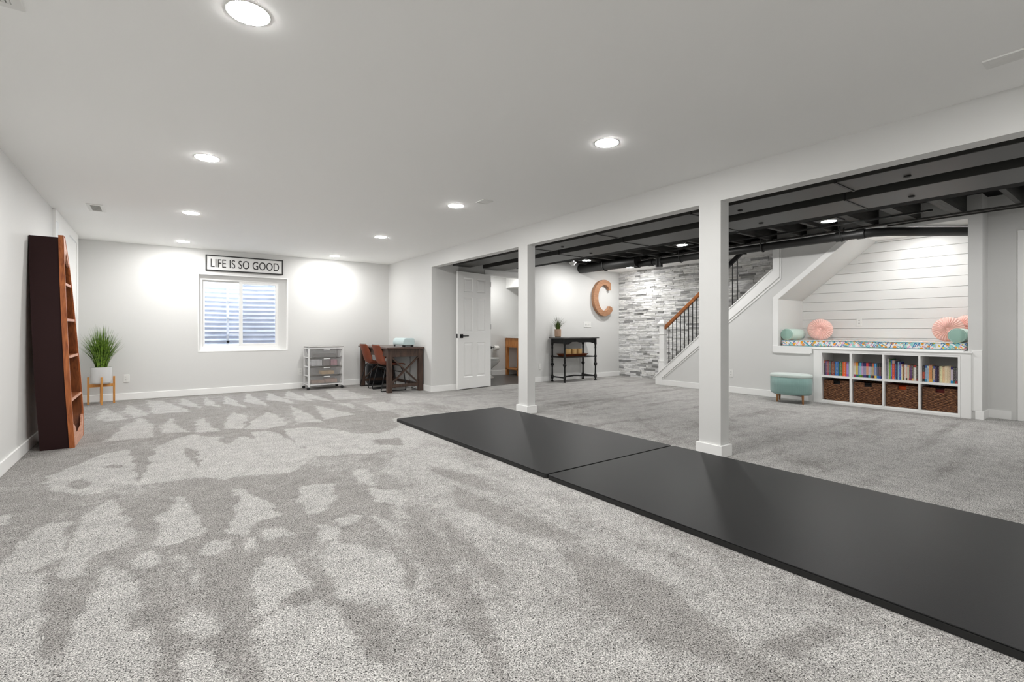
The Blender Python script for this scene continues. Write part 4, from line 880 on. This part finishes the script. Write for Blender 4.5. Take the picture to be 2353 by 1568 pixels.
for k, (x, lb) in enumerate(((6.68, 'ivory pillar candle on the tray, next to the front table leg'), (6.835, 'ivory pillar candle in the middle of the tray'), (6.985, 'ivory pillar candle on the tray, nearest the stone wall'))):
    t = thing('candle', lb, 'candle', (x, 7.2, .515), group='ivory candles on the tray')
    b = MB(); b.lathe([(0, 0), (.056, 0), (.057, .140), (.052, .145), (.045, .138), (0, .136)], (x, 7.2, .515), 24); b.build('wax', M['candle'], t, smooth=True)
    b = MB(); b.tube([(x, 7.2, .655), (x + .002, 7.2, .668)], .002, 5); b.build('wick', M['blackplastic'], t)
t = thing('potted_grass', 'small dusky grass plant in a tan pot on the console table', 'potted plant', (6.47, 7.28, ZTp))
b = MB(); b.lathe([(0, .018), (.063, .018), (.066, .03), (.066, .165), (.060, .165), (.058, .15), (0, .15)], (6.47, 7.28, ZTp), 28); b.build('pot', mat('tan_stoneware', srgb(186, 156, 134), .6, bump=.2, bscale=30, var=.1, vscale=10), t, smooth=True)
b = MB(); b.lathe([(0, 0), (.058, 0), (.060, .02), (0, .02)], (6.47, 7.28, ZTp), 28); b.build('pot_base', M['blackplastic'], t)
b = MB(); blades(b, (6.47, 7.28, ZTp + .14, .035), 110, .22, .07, .008, R, .1, .6); b.build('green_blades', M['grass'], t)
b = MB(); blades(b, (6.47, 7.28, ZTp + .14, .03), 120, .36, .22, .0045, R, .3, .6); b.build('dusky_blades', M['grasstip'], t)

# ------------------------------------------------------------------ bathroom
t = thing('toilet', 'white toilet seen through the open bathroom doorway', 'toilet', (5.6, 8.75, 0))
b = MB()
prof = [(.0, 0, .155, .115), (.02, 0, .15, .11), (.05, -.02, .11, .085), (.18, -.04, .10, .08), (.24, .0, .14, .11), (.31, .04, .20, .155), (.37, .05, .235, .18), (.385, .05, .235, .18)]
rings = []
for z, ox, ax_, ay_ in prof: rings.append([b.bm.verts.new((5.76 + ox * 1.0 + ax_ * math.cos(2 * PI * k / 24), 8.75 + ay_ * math.sin(2 * PI * k / 24), z)) for k in range(24)])
for a, c in zip(rings, rings[1:]):
    for k in range(24): b.bm.faces.new((a[k], a[(k + 1) % 24], c[(k + 1) % 24], c[k]))
b.bm.faces.new(rings[-1]); b.bm.faces.new(rings[0][::-1]); b._fin(list(b.bm.verts)); b.box(5.25, 5.62, 8.66, 8.84, 0, .36)
b.build('bowl', M['porcelain'], t, smooth=True)
b = MB()
for z0, z1, e in ((.388, .408, .0), (.41, .432, .004)):
    b.prism([(5.79 + (.24 + e) * math.cos(2 * PI * k / 28), 8.75 + (.185 + e) * math.sin(2 * PI * k / 28)) for k in range(28)], 'z', z0, z1)
b.build('seat', M['porcelain'], t, bevel=.005, smooth=True)
b = MB(); b.box(5.17, 5.37, 8.54, 8.96, .38, .74); b.box(5.16, 5.385, 8.53, 8.97, .74, .77); b.build('tank', M['porcelain'], t, bevel=.015, bseg=3, smooth=True)
t = thing('paper_holder', 'black toilet paper holder with a white roll on the bathroom wall', 'paper holder', (6.2, YW, .63))
b = MB(); b.box(6.10, 6.135, YW - .03, YW, .62, .655); b.box(6.095, 6.14, YW - .008, YW, .605, .67); b.tube([(6.115, YW - .03, .64), (6.115, YW - .09, .64), (6.30, YW - .09, .648), (6.32, YW - .07, .66)], .008, 8); b.build('arm', M['blackmetal'], t)
b = MB(); b.lathe([(.018, 0), (.05, 0), (.05, .11), (.018, .11)], (6.16, YW - .09, .632), 24, 'x'); b.box(6.162, 6.268, YW - .042, YW - .04, .52, .63); b.build('paper_roll', M['paper'], t, smooth=True)
t = thing('bathroom_vanity', 'honey oak vanity with a white top in the bathroom', 'vanity', (6.85, 8.9, 0))
vx0, vx1, vy0, vy1 = 6.52, 7.38, 8.66, 9.16
b = MB(); b.box(vx0, vx1, vy0, vy1, .66, .855); b.build('cabinet', M['vanity'], t, bevel=.004)
b = MB(); b.box(vx0 - .02, vx1 + .01, vy0 - .02, vy1, .855, .885); b.build('counter', M['porcelain'], t, bevel=.005)
for x in (vx0, vx1 - .06):
    for y in (vy0, vy1 - .06): boxes((x, x + .06, y, y + .06, 0, .66)).build('leg', M['vanity'], t, bevel=.006)
boxes((vx0, vx1, vy0, vy1, .13, .16)).build('lower_shelf', M['vanity'], t, bevel=.003); boxes((vx0 - .01, vx1, vy0 - .01, vy1, .64, .66)).build('moulding', M['vanity'], t)
boxes((vx0 + .07, vx0 + .40, vy0 - .012, vy0, .69, .83)).build('drawer', M['vanity'], t, bevel=.004); boxes((vx0 + .43, vx0 + .79, vy0 - .012, vy0, .69, .83)).build('drawer', M['vanity'], t, bevel=.004)

# ------------------------------------------------------------------ stair railing
t = thing('stair_railing', 'staircase railing with white newel post, oak handrail and black balusters', 'railing', (7.75, 5.7, 0))
nx_, ny_ = 7.765, 5.735
b = MB(); b.box(nx_ - .062, nx_ + .062, ny_ - .062, ny_ + .062, .16, .44); b.box(nx_ - .070, nx_ + .070, ny_ - .070, ny_ + .070, .44, .46); b.box(nx_ - .05, nx_ + .05, ny_ - .05, ny_ + .05, .46, 1.14)
b.box(nx_ - .064, nx_ + .064, ny_ - .064, ny_ + .064, .955, .972); b.box(nx_ - .058, nx_ + .058, ny_ - .058, ny_ + .058, 1.11, 1.14); b.build('newel_post', M['trim'], t, bevel=.004)
b = MB(); b.box(nx_ - .078, nx_ + .078, ny_ - .078, ny_ + .078, 1.14, 1.165)
q = [b.bm.verts.new((nx_ + i * .07, ny_ + j * .07, 1.165)) for i, j in ((-1, -1), (1, -1), (1, 1), (-1, 1))]; q2 = [b.bm.verts.new((nx_ + i * .04, ny_ + j * .04, 1.215)) for i, j in ((-1, -1), (1, -1), (1, 1), (-1, 1))]; q3 = b.bm.verts.new((nx_, ny_, 1.24))
b.bm.faces.new(q[::-1])
for k in range(4): b.bm.faces.new((q[k], q[(k + 1) % 4], q2[(k + 1) % 4], q2[k])); b.bm.faces.new((q2[k], q2[(k + 1) % 4], q3))
b._fin(q + q2 + [q3]); b.build('newel_cap', M['trim'], t, bevel=.003)
rail_z = lambda y: 1.075 + (5.70 - y) * .825
b = MB(); b.bar((7.765, 5.705, rail_z(5.705)), (7.765, 4.62, rail_z(4.62)), .052, .062); b.build('handrail', M['oak'], t, bevel=.012, bseg=3, smooth=True)
b = MB(); b.bar((7.765, 4.62, rail_z(4.62)), (7.765, 4.20, rail_z(4.20)), .05, .06); b.bar((7.765, 4.20, rail_z(4.20)), (7.765, 4.12, rail_z(4.20) - .01), .04, .05); b.bar((7.765, 4.13, rail_z(4.20)), (7.765, 3.98, rail_z(4.20) + .12), .03, .045); b.build('dark_upper_rail', M['blackmetal'], t)  # upper stretch of the rail and its end pieces, coloured black
for k in range(17):
    y = 5.603 - k * .0832
    b = MB(); b.box(7.765 - .006, 7.765 + .006, y - .006, y + .006, z_at(y) + .01, rail_z(y) - .02); b.build('baluster', M['blackmetal'], t)

# ------------------------------------------------------------------ reading nook: cushion, bolsters, round pillows
b = MB(); rounded(b, 7.725, 8.49, 1.445, 3.555, .798, .886, .03)
cu = tag(b.build('bench_cushion', M['print'], origin=(8.1, 2.5, .798), bevel=.014, bseg=3, smooth=True), 'long bench cushion with a colourful leafy print in the reading nook', 'cushion')
b = MB()
for z in (.802, .882): b.tube([(7.735, 1.46, z), (7.722, 1.47, z), (7.722, 3.54, z), (7.735, 3.55, z)], .0032, 6)
b.build('piping', mat('teal_piping', srgb(110, 160, 170), .7), cu)
def bolster(y, label, r=.085, ln=.47):
    t = thing('bolster_pillow', label, 'pillow', (8.05, y, .886), group='mint green bolsters on the bench cushion')
    b = MB(); prof = [(r * .9, 0), (r, .012), (r * 1.0, .1), (r * 1.02, ln / 2), (r, ln - .12), (r * .97, ln - .02), (r * .8, ln), (0, ln + .003)]; b.lathe([(r_, h_) for r_, h_ in prof], (7.765, y, .886 + r), 32, 'x'); b.build('cover', M['mint'], t, smooth='all')
    b = MB(); b.lathe([(0, -.004), (r * .5, -.006), (r * .88, 0), (r * .92, .006)], (7.765, y, .886 + r), 32, 'x'); b.build('end_cap', M['mintdark'], t, smooth=True)
    b = MB(); b.tube([(7.768, y + r * .98 * math.cos(2 * PI * k / 32), .886 + r + r * .98 * math.sin(2 * PI * k / 32)) for k in range(33)], .0045, 6); b.build('piping', M['mintdark'], t)
bolster(3.490, 'mint green bolster pillow in the low corner of the nook, beside the single pink pillow'); bolster(1.535, 'mint green bolster pillow in front of the pair of pink pillows', ln=.37)
def pleated(loc, rx_, ry_, rz_, label, r=.168, th=.055, group=None):
    t = thing('pleated_pillow', label, 'pillow', loc, group='pink pleated pillows in the nook'); t.rotation_euler = (rx_, ry_, rz_)
    b = MB(); nr, na = 14, 216; npl = 30
    for sgn in (1, -1):
        rr = []
        for i in range(nr + 1):
            f = i / nr; ring = []
            for k in range(na):
                a = 2 * PI * k / na; sw = .35 * math.sin(f * 2.2) * sgn; pl_ = math.sin(npl * (a + sw))
                hgt = th * (math.sqrt(max(0, 1 - f ** 2.6))) * (1 - .75 * math.exp(-(f / .16) ** 2)) + .007 * pl_ * min(1, f * 3) * (1 if f < 1 else 0)
                rad = r * (f if f > 0 else .001) + (.002 * pl_ if f > .85 else 0)
                ring.append(b.bm.verts.new((sgn * hgt, rad * math.cos(a), rad * math.sin(a))))
            rr.append(ring)
        for a_, c in zip(rr, rr[1:]):
            for k in range(na): b.bm.faces.new((a_[k], a_[(k + 1) % na], c[(k + 1) % na], c[k]))
    b._fin(list(b.bm.verts))
    sv = t.location.copy(); o = _build(b, 'pleated_cover', M['pink'], None, origin=(0, 0, 0), smooth='all'); o.parent = t; o.location = (0, 0, 0)
    b = MB(); b.lathe([(0, -.012), (.016, -.009), (.02, 0), (.014, .008)], (-.022, 0, 0), 16, 'x'); o = _build(b, 'button', M['pink'], None, origin=(0, 0, 0), smooth='all'); o.parent = t
pleated((8.22, 3.205, 1.048), 0, .26, .42, 'single pink round pleated pillow leaning beside the outlet side of the nook'.replace('beside the outlet side of the nook', 'next to the lower corner of the nook'))
pleated((8.17, 1.70, 1.048), .3, .16, .15, 'pink round pleated pillow with its button showing, beside the mint bolster', r=.158)
pleated((8.40, 1.59, 1.062), 0, .06, -.62, 'pink round pleated pillow tucked behind its twin at the tall end of the nook', r=.166)

# ------------------------------------------------------------------ shelf unit, baskets, books
t = thing('shelf_unit', 'white eight cubby shelf unit built in under the bench', 'shelf unit', (7.86, 2.235, 0))
sy = [(2.966, 2.621), (2.595, 2.250), (2.227, 1.877), (1.856, 1.507)]
b = MB(); X0, X1 = 7.66, 8.05
b.box(X0, X1, 2.966, 2.984, .031, .734); b.box(X0, X1, 1.486, 1.507, .031, .734); b.box(X0, X1, 1.486, 2.984, .715, .734); b.box(X0 + .012, X1, 1.507, 2.966, .031, .045); b.build('outer_frame', M['trim'], t)
for i in range(3): boxes((X0, X1, sy[i + 1][0], sy[i][1], .045, .715)).build('divider', M['trim'], t)
for a, c in sy: boxes((X0 + .001, X1, c, a, .368, .394)).build('shelf', M['trim'], t)
boxes((X1, X1 + .01, 1.486, 2.984, .031, .734)).build('back_panel', mat('shelf_back_shaded', (.45, .45, .44, 1), .6), t)  # white panel greyed: the shade inside the cubbies is put into its colour
bk = ['under the purple and blue books, leftmost of the four', 'under the rainbow set of paperbacks', 'with something orange showing in its handle hole', 'under the cream spines, rightmost of the four']
blab = ['brown woven basket below the orange and blue hardbacks, nearest the ottoman', 'brown woven basket below the matching paperback series', 'brown woven basket with something orange showing through its handle', 'brown woven basket below the cream spined books']
def weave_panel(b, x, ya, yb, z0, z1, cut=None):   # a front of interlaced strands with real relief
    rows_ = 17; n = 36; dzr = (z1 - z0) / rows_
    for r_ in range(rows_):
        zc_ = z0 + (r_ + .5) * dzr; ph = (r_ % 2) * PI + R.uniform(-.5, .5); segs = []
        for k in range(n + 1):
            y = ya + (yb - ya) * k / n
            if cut and zc_ > cut[2] and cut[0] < y < cut[1]:
                if len(segs) > 2: b.tube(segs, dzr * .56, 6)
                segs = []; continue
            segs.append((x + .005 * math.sin(y * 2 * PI / .055 + ph), y, zc_ + .0022 * math.sin(y * 2 * PI / .11 + r_ * 1.7)))
        if len(segs) > 2: b.tube(segs, dzr * .56, 6)
for i, (a, c) in enumerate(sy):
    y0, y1 = c + .008, a - .008; t = thing('wicker_basket', blab[i], 'basket', (7.86, (a + c) / 2, .046), group='woven baskets in the lower cubbies')
    yc = (y0 + y1) / 2 - .005; cut = (yc - .045, yc + .045, .268); b = MB()
    weave_panel(b, 7.70, y0 + .012, y1 - .012, .052, .318, cut); weave_panel(b, 8.02, y0 + .012, y1 - .012, .052, .318)
    b.box(7.705, 8.02, y0, y0 + .012, .048, .32); b.box(7.705, 8.02, y1 - .012, y1, .048, .32); b.box(7.70, 8.02, y0, y1, .046, .058); b.box(7.712, 7.716, y0, cut[0], .05, .318); b.box(7.712, 7.716, cut[1], y1, .05, .318); b.box(7.712, 7.716, y0, y1, .05, .268)
    bb = b.build('basket_body', M['wicker'], t, smooth=True)
    b = MB(); b.tube([(7.70, y0 + .008, .322), (7.70, cut[0], .322)], .008, 7); b.tube([(7.70, cut[1], .322), (7.70, y1 - .008, .322)], .008, 7); b.tube([(8.02, y0 + .008, .322), (8.02, y1 - .008, .322)], .008, 7)
    b.tube([(7.70, y0 + .008, .322), (8.02, y0 + .008, .322)], .008, 7); b.tube([(7.70, y1 - .008, .322), (8.02, y1 - .008, .322)], .008, 7); b.tube([(7.70, cut[0], .322), (7.70, cut[0], .268), (7.70, cut[1], .268), (7.70, cut[1], .322)], .006, 7); b.build('rim', M['wicker'], t, smooth=True)
    b = MB(); b.tube([(7.70, cut[0], .320), (7.70, cut[1], .320)], .003, 6); b.build('wire_handle', M['blackmetal'], t)
OR_ = mat('orange_fabric', srgb(226, 88, 24), .7); RD = mat('dark_red_fabric', srgb(110, 30, 26), .7); DK = mat('dark_cloth', (.015, .015, .017, 1), .7)
for i, (nm, m_, lb) in enumerate((('folded_cloth', DK, 'dark cloth filling the basket nearest the ottoman'), ('folded_cloth', DK, 'dark cloth filling the basket under the paperback series'), ('folded_cloth', OR_, 'orange cloth seen through a basket handle hole'), ('folded_cloth', RD, 'dark red cloth inside the basket under the cream books'))):
    a, c = sy[i]; b = MB(); b.box(7.73, 8.0, c + .03, a - .03, .06, .30 if i < 2 else .312); tag(b.build(nm, m_, origin=(7.86, (a + c) / 2, .06), bevel=.02, bseg=3, smooth=True), lb, 'cloth')
def spine_mat(c1, c2, c3, zsplit, name):
    m = bpy.data.materials.new('book_' + name); m.use_nodes = True; nt = m.node_tree; L = nt.links.new; bs = nt.nodes['Principled BSDF']; bs.inputs['Roughness'].default_value = .45
    tc = nt.nodes.new('ShaderNodeTexCoord'); sp = nt.nodes.new('ShaderNodeSeparateXYZ'); L(tc.outputs['Generated'], sp.inputs[0])
    r = nt.nodes.new('ShaderNodeValToRGB'); r.color_ramp.interpolation = 'CONSTANT'; e = r.color_ramp.elements; e[0].position = 0; e[0].color = c3; e[1].position = zsplit[1]; e[1].color = c1
    q = e.new(zsplit[0]); q.color = c2; L(sp.outputs['Z'], r.inputs[0])
    n = nt.nodes.new('ShaderNodeTexNoise'); n.inputs['Scale'].default_value = 190; L(tc.outputs['Object'], n.inputs[0])   # title lettering, too small to read
    mr = nt.nodes.new('ShaderNodeMath'); mr.operation = 'GREATER_THAN'; L(n.outputs[0], mr.inputs[0]); mr.inputs[1].default_value = .56
    yb = nt.nodes.new('ShaderNodeMath'); yb.operation = 'COMPARE'; L(sp.outputs['Y'], yb.inputs[0]); yb.inputs[1].default_value = .5; yb.inputs[2].default_value = .16
    mm = nt.nodes.new('ShaderNodeMath'); mm.operation = 'MULTIPLY'; L(mr.outputs[0], mm.inputs[0]); L(yb.outputs[0], mm.inputs[1])
    m2 = nt.nodes.new('ShaderNodeMath'); m2.operation = 'MULTIPLY'; L(mm.outputs[0], m2.inputs[0]); m2.inputs[1].default_value = .6
    lum = .3 * c2[0] + .6 * c2[1] + .1 * c2[2]; tc2 = (.75, .72, .62, 1) if lum < .3 else (.08, .07, .07, 1)
    mx = nt.nodes.new('ShaderNodeMix'); mx.data_type = 'RGBA'; L(m2.outputs[0], mx.inputs['Factor']); L(r.outputs[0], mx.inputs['A']); mx.inputs['B'].default_value = tc2; L(mx.outputs['Result'], bs.inputs['Base Color'])
    return m
C_ = lambda h: srgb(int(h[0:2], 16), int(h[2:4], 16), int(h[4:6], 16))
BOOKS = [
 (1893.3, 1953.1, [('orange topped black', 75, 'd07050', '30282a', '282828', .205), ('purple', 100, '5a3a7a', '6a4a72', '54306e', .2), ('crimson', 100, '8a2a40', '9a5a5a', 'a02040', .2), ('slate teal', 110, '38565a', '56666a', '2c4c54', .2), ('maroon', 215, '6e2e2a', '84503a', '7a2a22', .2), ('royal blue', 235, '1e60a8', '3a6a9a', '1260a8', .2), ('forest green', 185, '2c5a30', '446a3a', '2a6230', .2), ('bright orange', 215, 'd85a2a', 'd4622a', 'e0500e', .2), ('violet', 125, '7a4a8e', '9a7ac0', '8a52aa', .2), ('mint', 65, '86ac98', '90b49e', '9cc0a8', .2)]),
 (1962.2, 2027.8, [('rose and cream', 95, 'd8aa98', 'e0d8c8', 'a03060', .2), ('golden orange', 130, 'e0902a', 'd8c068', '28606a', .2), ('navy', 90, '18305a', '7a8cc0', '1e6a58', .2), ('sky blue', 110, '48b8d8', '98c4d4', '5a9a20', .2), ('lilac', 100, '7a4c80', 'c8a4c8', '5a6a30', .2), ('indigo', 160, '2a2260', '9c98b4', '40307a', .2), ('scarlet', 120, 'd83a40', 'd8a080', '1e2430', .2), ('dark purple', 110, '4a2a5c', 'c0b4c8', '2aa0a4', .2), ('charcoal', 110, '303a38', 'a8aca0', '7a4434', .2), ('rust', 110, 'c86848', 'b8a07a', '2e1c30', .2), ('bright blue', 130, '1c96d0', '8090b8', 'd8b848', .2), ('black and azure', 120, '1a1c1c', '4c4a5a', '0e70b8', .2), ('black and red', 120, '181a1a', '6a4648', '184a9c', .2), ('grey green', 75, '3a3c3a', '6a7468', '3a204c', .2)]),
 (2037.0, 2108.5, [('thin grey blue', 50, 'a0a4b4', '8c8ca0', 'a8acb8', .265), ('tall white', 85, 'd0c8c4', 'd0ccc8', 'd4ccc4', .268), ('lime green', 70, '3e6a1e', '88b848', '88b840', .262), ('blue', 75, '1c78c0', '6478b8', '2c44a8', .252), ('white and vermilion', 120, 'd8b4ac', 'd84a20', 'e86030', .247), ('steel navy', 70, '26305a', '34508c', '2e6ca4', .238), ('dark navy', 80, '1e2248', '34344e', '1c1e3c', .235), ('pale blue', 70, 'a8c8dc', '9cc4d8', 'a8d0dc', .236), ('cobalt', 80, '3c3c90', '4c5cb0', '3450a0', .226), ('off white', 60, 'e0dcd8', 'dce0dc', 'c0dcdc', .205), ('pale yellow', 55, 'a83a28', 'dcb878', 'e0c050', .204), ('brown', 65, '7a5030', '80502c', '503410', .204), ('plain white', 60, 'e4e0dc', 'e0dcd4', 'e0dcd8', .203), ('pink and black', 70, 'a8a4c4', 'dcb0a0', '2c2a20', .202), ('pale sage', 85, 'c8b088', 'c8ccb4', 'd0b0a0', .20), ('coral', 55, 'c87048', 'a86060', 'a83040', .199), ('plum', 75, '54283c', '583070', '80203c', .198), ('black and gold', 75, '44443c', '585044', 'd8a850', .196), ('thick white', 130, 'b03a30', 'dcdad0', 'e0d8d0', .2), ('dark maroon', 65, '24382c', '4c4440', '7a2224', .198)]),
 (2118.3, 2200.1, [('flame red', 110, '241c1c', 'c84420', '281c1c', .195), ('sky', 125, '4c70b8', 'a8c4dc', '4c9cc8', .203), ('pale aqua', 80, 'c0d4d0', 'a4b4c8', '9cbccc', .2), ('terracotta', 160, 'd49074', 'd49058', 'e0a050', .212), ('thin lime', 55, '9cac50', '6c6248', 'a8b860', .2), ('periwinkle', 85, '5458a0', 'c8b098', '6478b8', .198), ('dark plum', 125, '241c34', '34284c', '2c2444', .198), ('dark wine', 105, '30182c', '40242c', '281428', .196), ('pale ivory', 145, 'd8d4a8', 'e0dcac', 'dcd8b0', .202), ('peach', 110, 'e0c09c', 'e0bc94', 'e0c498', .198), ('cream', 140, 'e0ceb0', 'd8c8a8', 'dccca8', .206), ('beige', 145, 'dcc8a8', 'd8c4a4', 'd8c8a8', .208), ('violet and white', 115, '2c206c', 'c8bcc8', '1e8cc8', .196), ('dark teal', 105, '243430', '3c3438', '34645c', .190), ('black and crimson', 105, '242828', '48424c', '9c1c20', .190)]),
]
cub = ['cubby nearest the ottoman', 'second cubby from the ottoman', 'third cubby from the ottoman', 'cubby farthest from the ottoman']
XF = 7.735
def y_at(u):
    k = (u - IMG_W / 2) / F_PX; return XF * (math.cos(TH) - k * math.sin(TH)) / (math.sin(TH) + k * math.cos(TH))
for ci, (u0, u1, L_) in enumerate(BOOKS):
    tot = sum(q[1] for q in L_); y_hi, y_lo = min(y_at(u0), sy[ci][0] - .003), max(y_at(u1), sy[ci][1] + .002); u = 0
    for bi, (nm, wd, h1, h2, h3, hh) in enumerate(L_):
        ya = y_hi + (y_lo - y_hi) * u / tot; u += wd; yb = y_hi + (y_lo - y_hi) * u / tot; y1, y0 = ya - .0006, yb + .0006
        b = MB(); z0 = .3945; d_ = R.uniform(.125, .15) + (.05 if hh > .23 else 0); xf_ = XF + R.uniform(-.003, .004)
        th_ = min(.0016, (y1 - y0) * .15)
        b.box(xf_, xf_ + th_ * 1.5, y0, y1, z0, z0 + hh); b.box(xf_, xf_ + d_, y0, y0 + th_, z0, z0 + hh); b.box(xf_, xf_ + d_, y1 - th_, y1, z0, z0 + hh); b.mi = 1; b.box(xf_ + th_, xf_ + d_ - .003, y0 + th_, y1 - th_, z0 + .002, z0 + hh - .003)
        sp_ = (.17, .76) if ci == 1 else ((.18, .62) if (ci == 3 and bi == 0) else (.16, .84))
        prv = L_[bi - 1][0] if bi else None
        lb = f'{nm} book spine beside the {prv} one, {cub[ci]}' if prv else f'{nm} book spine at the start of the row, {cub[ci]}'
        tag(b.build('book', [spine_mat(C_(h1), C_(h2), C_(h3), sp_, nm.replace(' ', '_')), M['paper']], origin=((xf_ + .06), (y0 + y1) / 2, z0)), lb, 'book', 'books in the ' + cub[ci])

# ------------------------------------------------------------------ ottoman
ox, oy = 7.36, 3.25
t = thing('ottoman', 'oval aqua velvet ottoman with a pale top and wooden legs', 'ottoman', (ox, oy, 0))
def oval(r, n=180, rib=0, ax_=.195, ay_=.275): return [(ox + (ax_ * r + rib * math.cos(60 * 2 * PI * k / n)) * math.cos(2 * PI * k / n), oy + (ay_ * r + rib * math.cos(60 * 2 * PI * k / n)) * math.sin(2 * PI * k / n)) for k in range(n)]
def loft(b, secs):
    rr = [[b.bm.verts.new((x, y, z)) for x, y in P_] for P_, z in secs]; n = len(rr[0])
    for a, c in zip(rr, rr[1:]):
        for k in range(n): b.bm.faces.new((a[k], a[(k + 1) % n], c[(k + 1) % n], c[k]))
    b.bm.faces.new(rr[0][::-1]); b.bm.faces.new(rr[-1]); b._fin([v for r_ in rr for v in r_])
b = MB(); loft(b, [(oval(.88), .118), (oval(.97), .13), (oval(1, rib=.0016), .16), (oval(1, rib=.0018), .25), (oval(1, rib=.0016), .365)]); b.build('fluted_body', M['aqua'], t, smooth='all')
b = MB(); loft(b, [(oval(1.0), .365), (oval(1.015), .372), (oval(1.015), .395), (oval(.98), .408), (oval(.85), .414), (oval(.4), .417)]); b.build('padded_top', M['aquatop'], t, smooth='all')
for dx, dy in ((-.10, -.20), (-.10, .14), (.11, -.11), (.10, .20)):
        b = MB(); b.tube([(ox + dx, oy + dy, .12), (ox + dx * 1.05, oy + dy * 1.03, 0)], [.016, .011], 12); b.build('leg', M['legwood'], t, smooth=True)
b = MB(); b.box(ox - .11, ox + .12, oy - .18, oy + .18, .108, .119); b.build('base_board', M['blackplastic'], t)
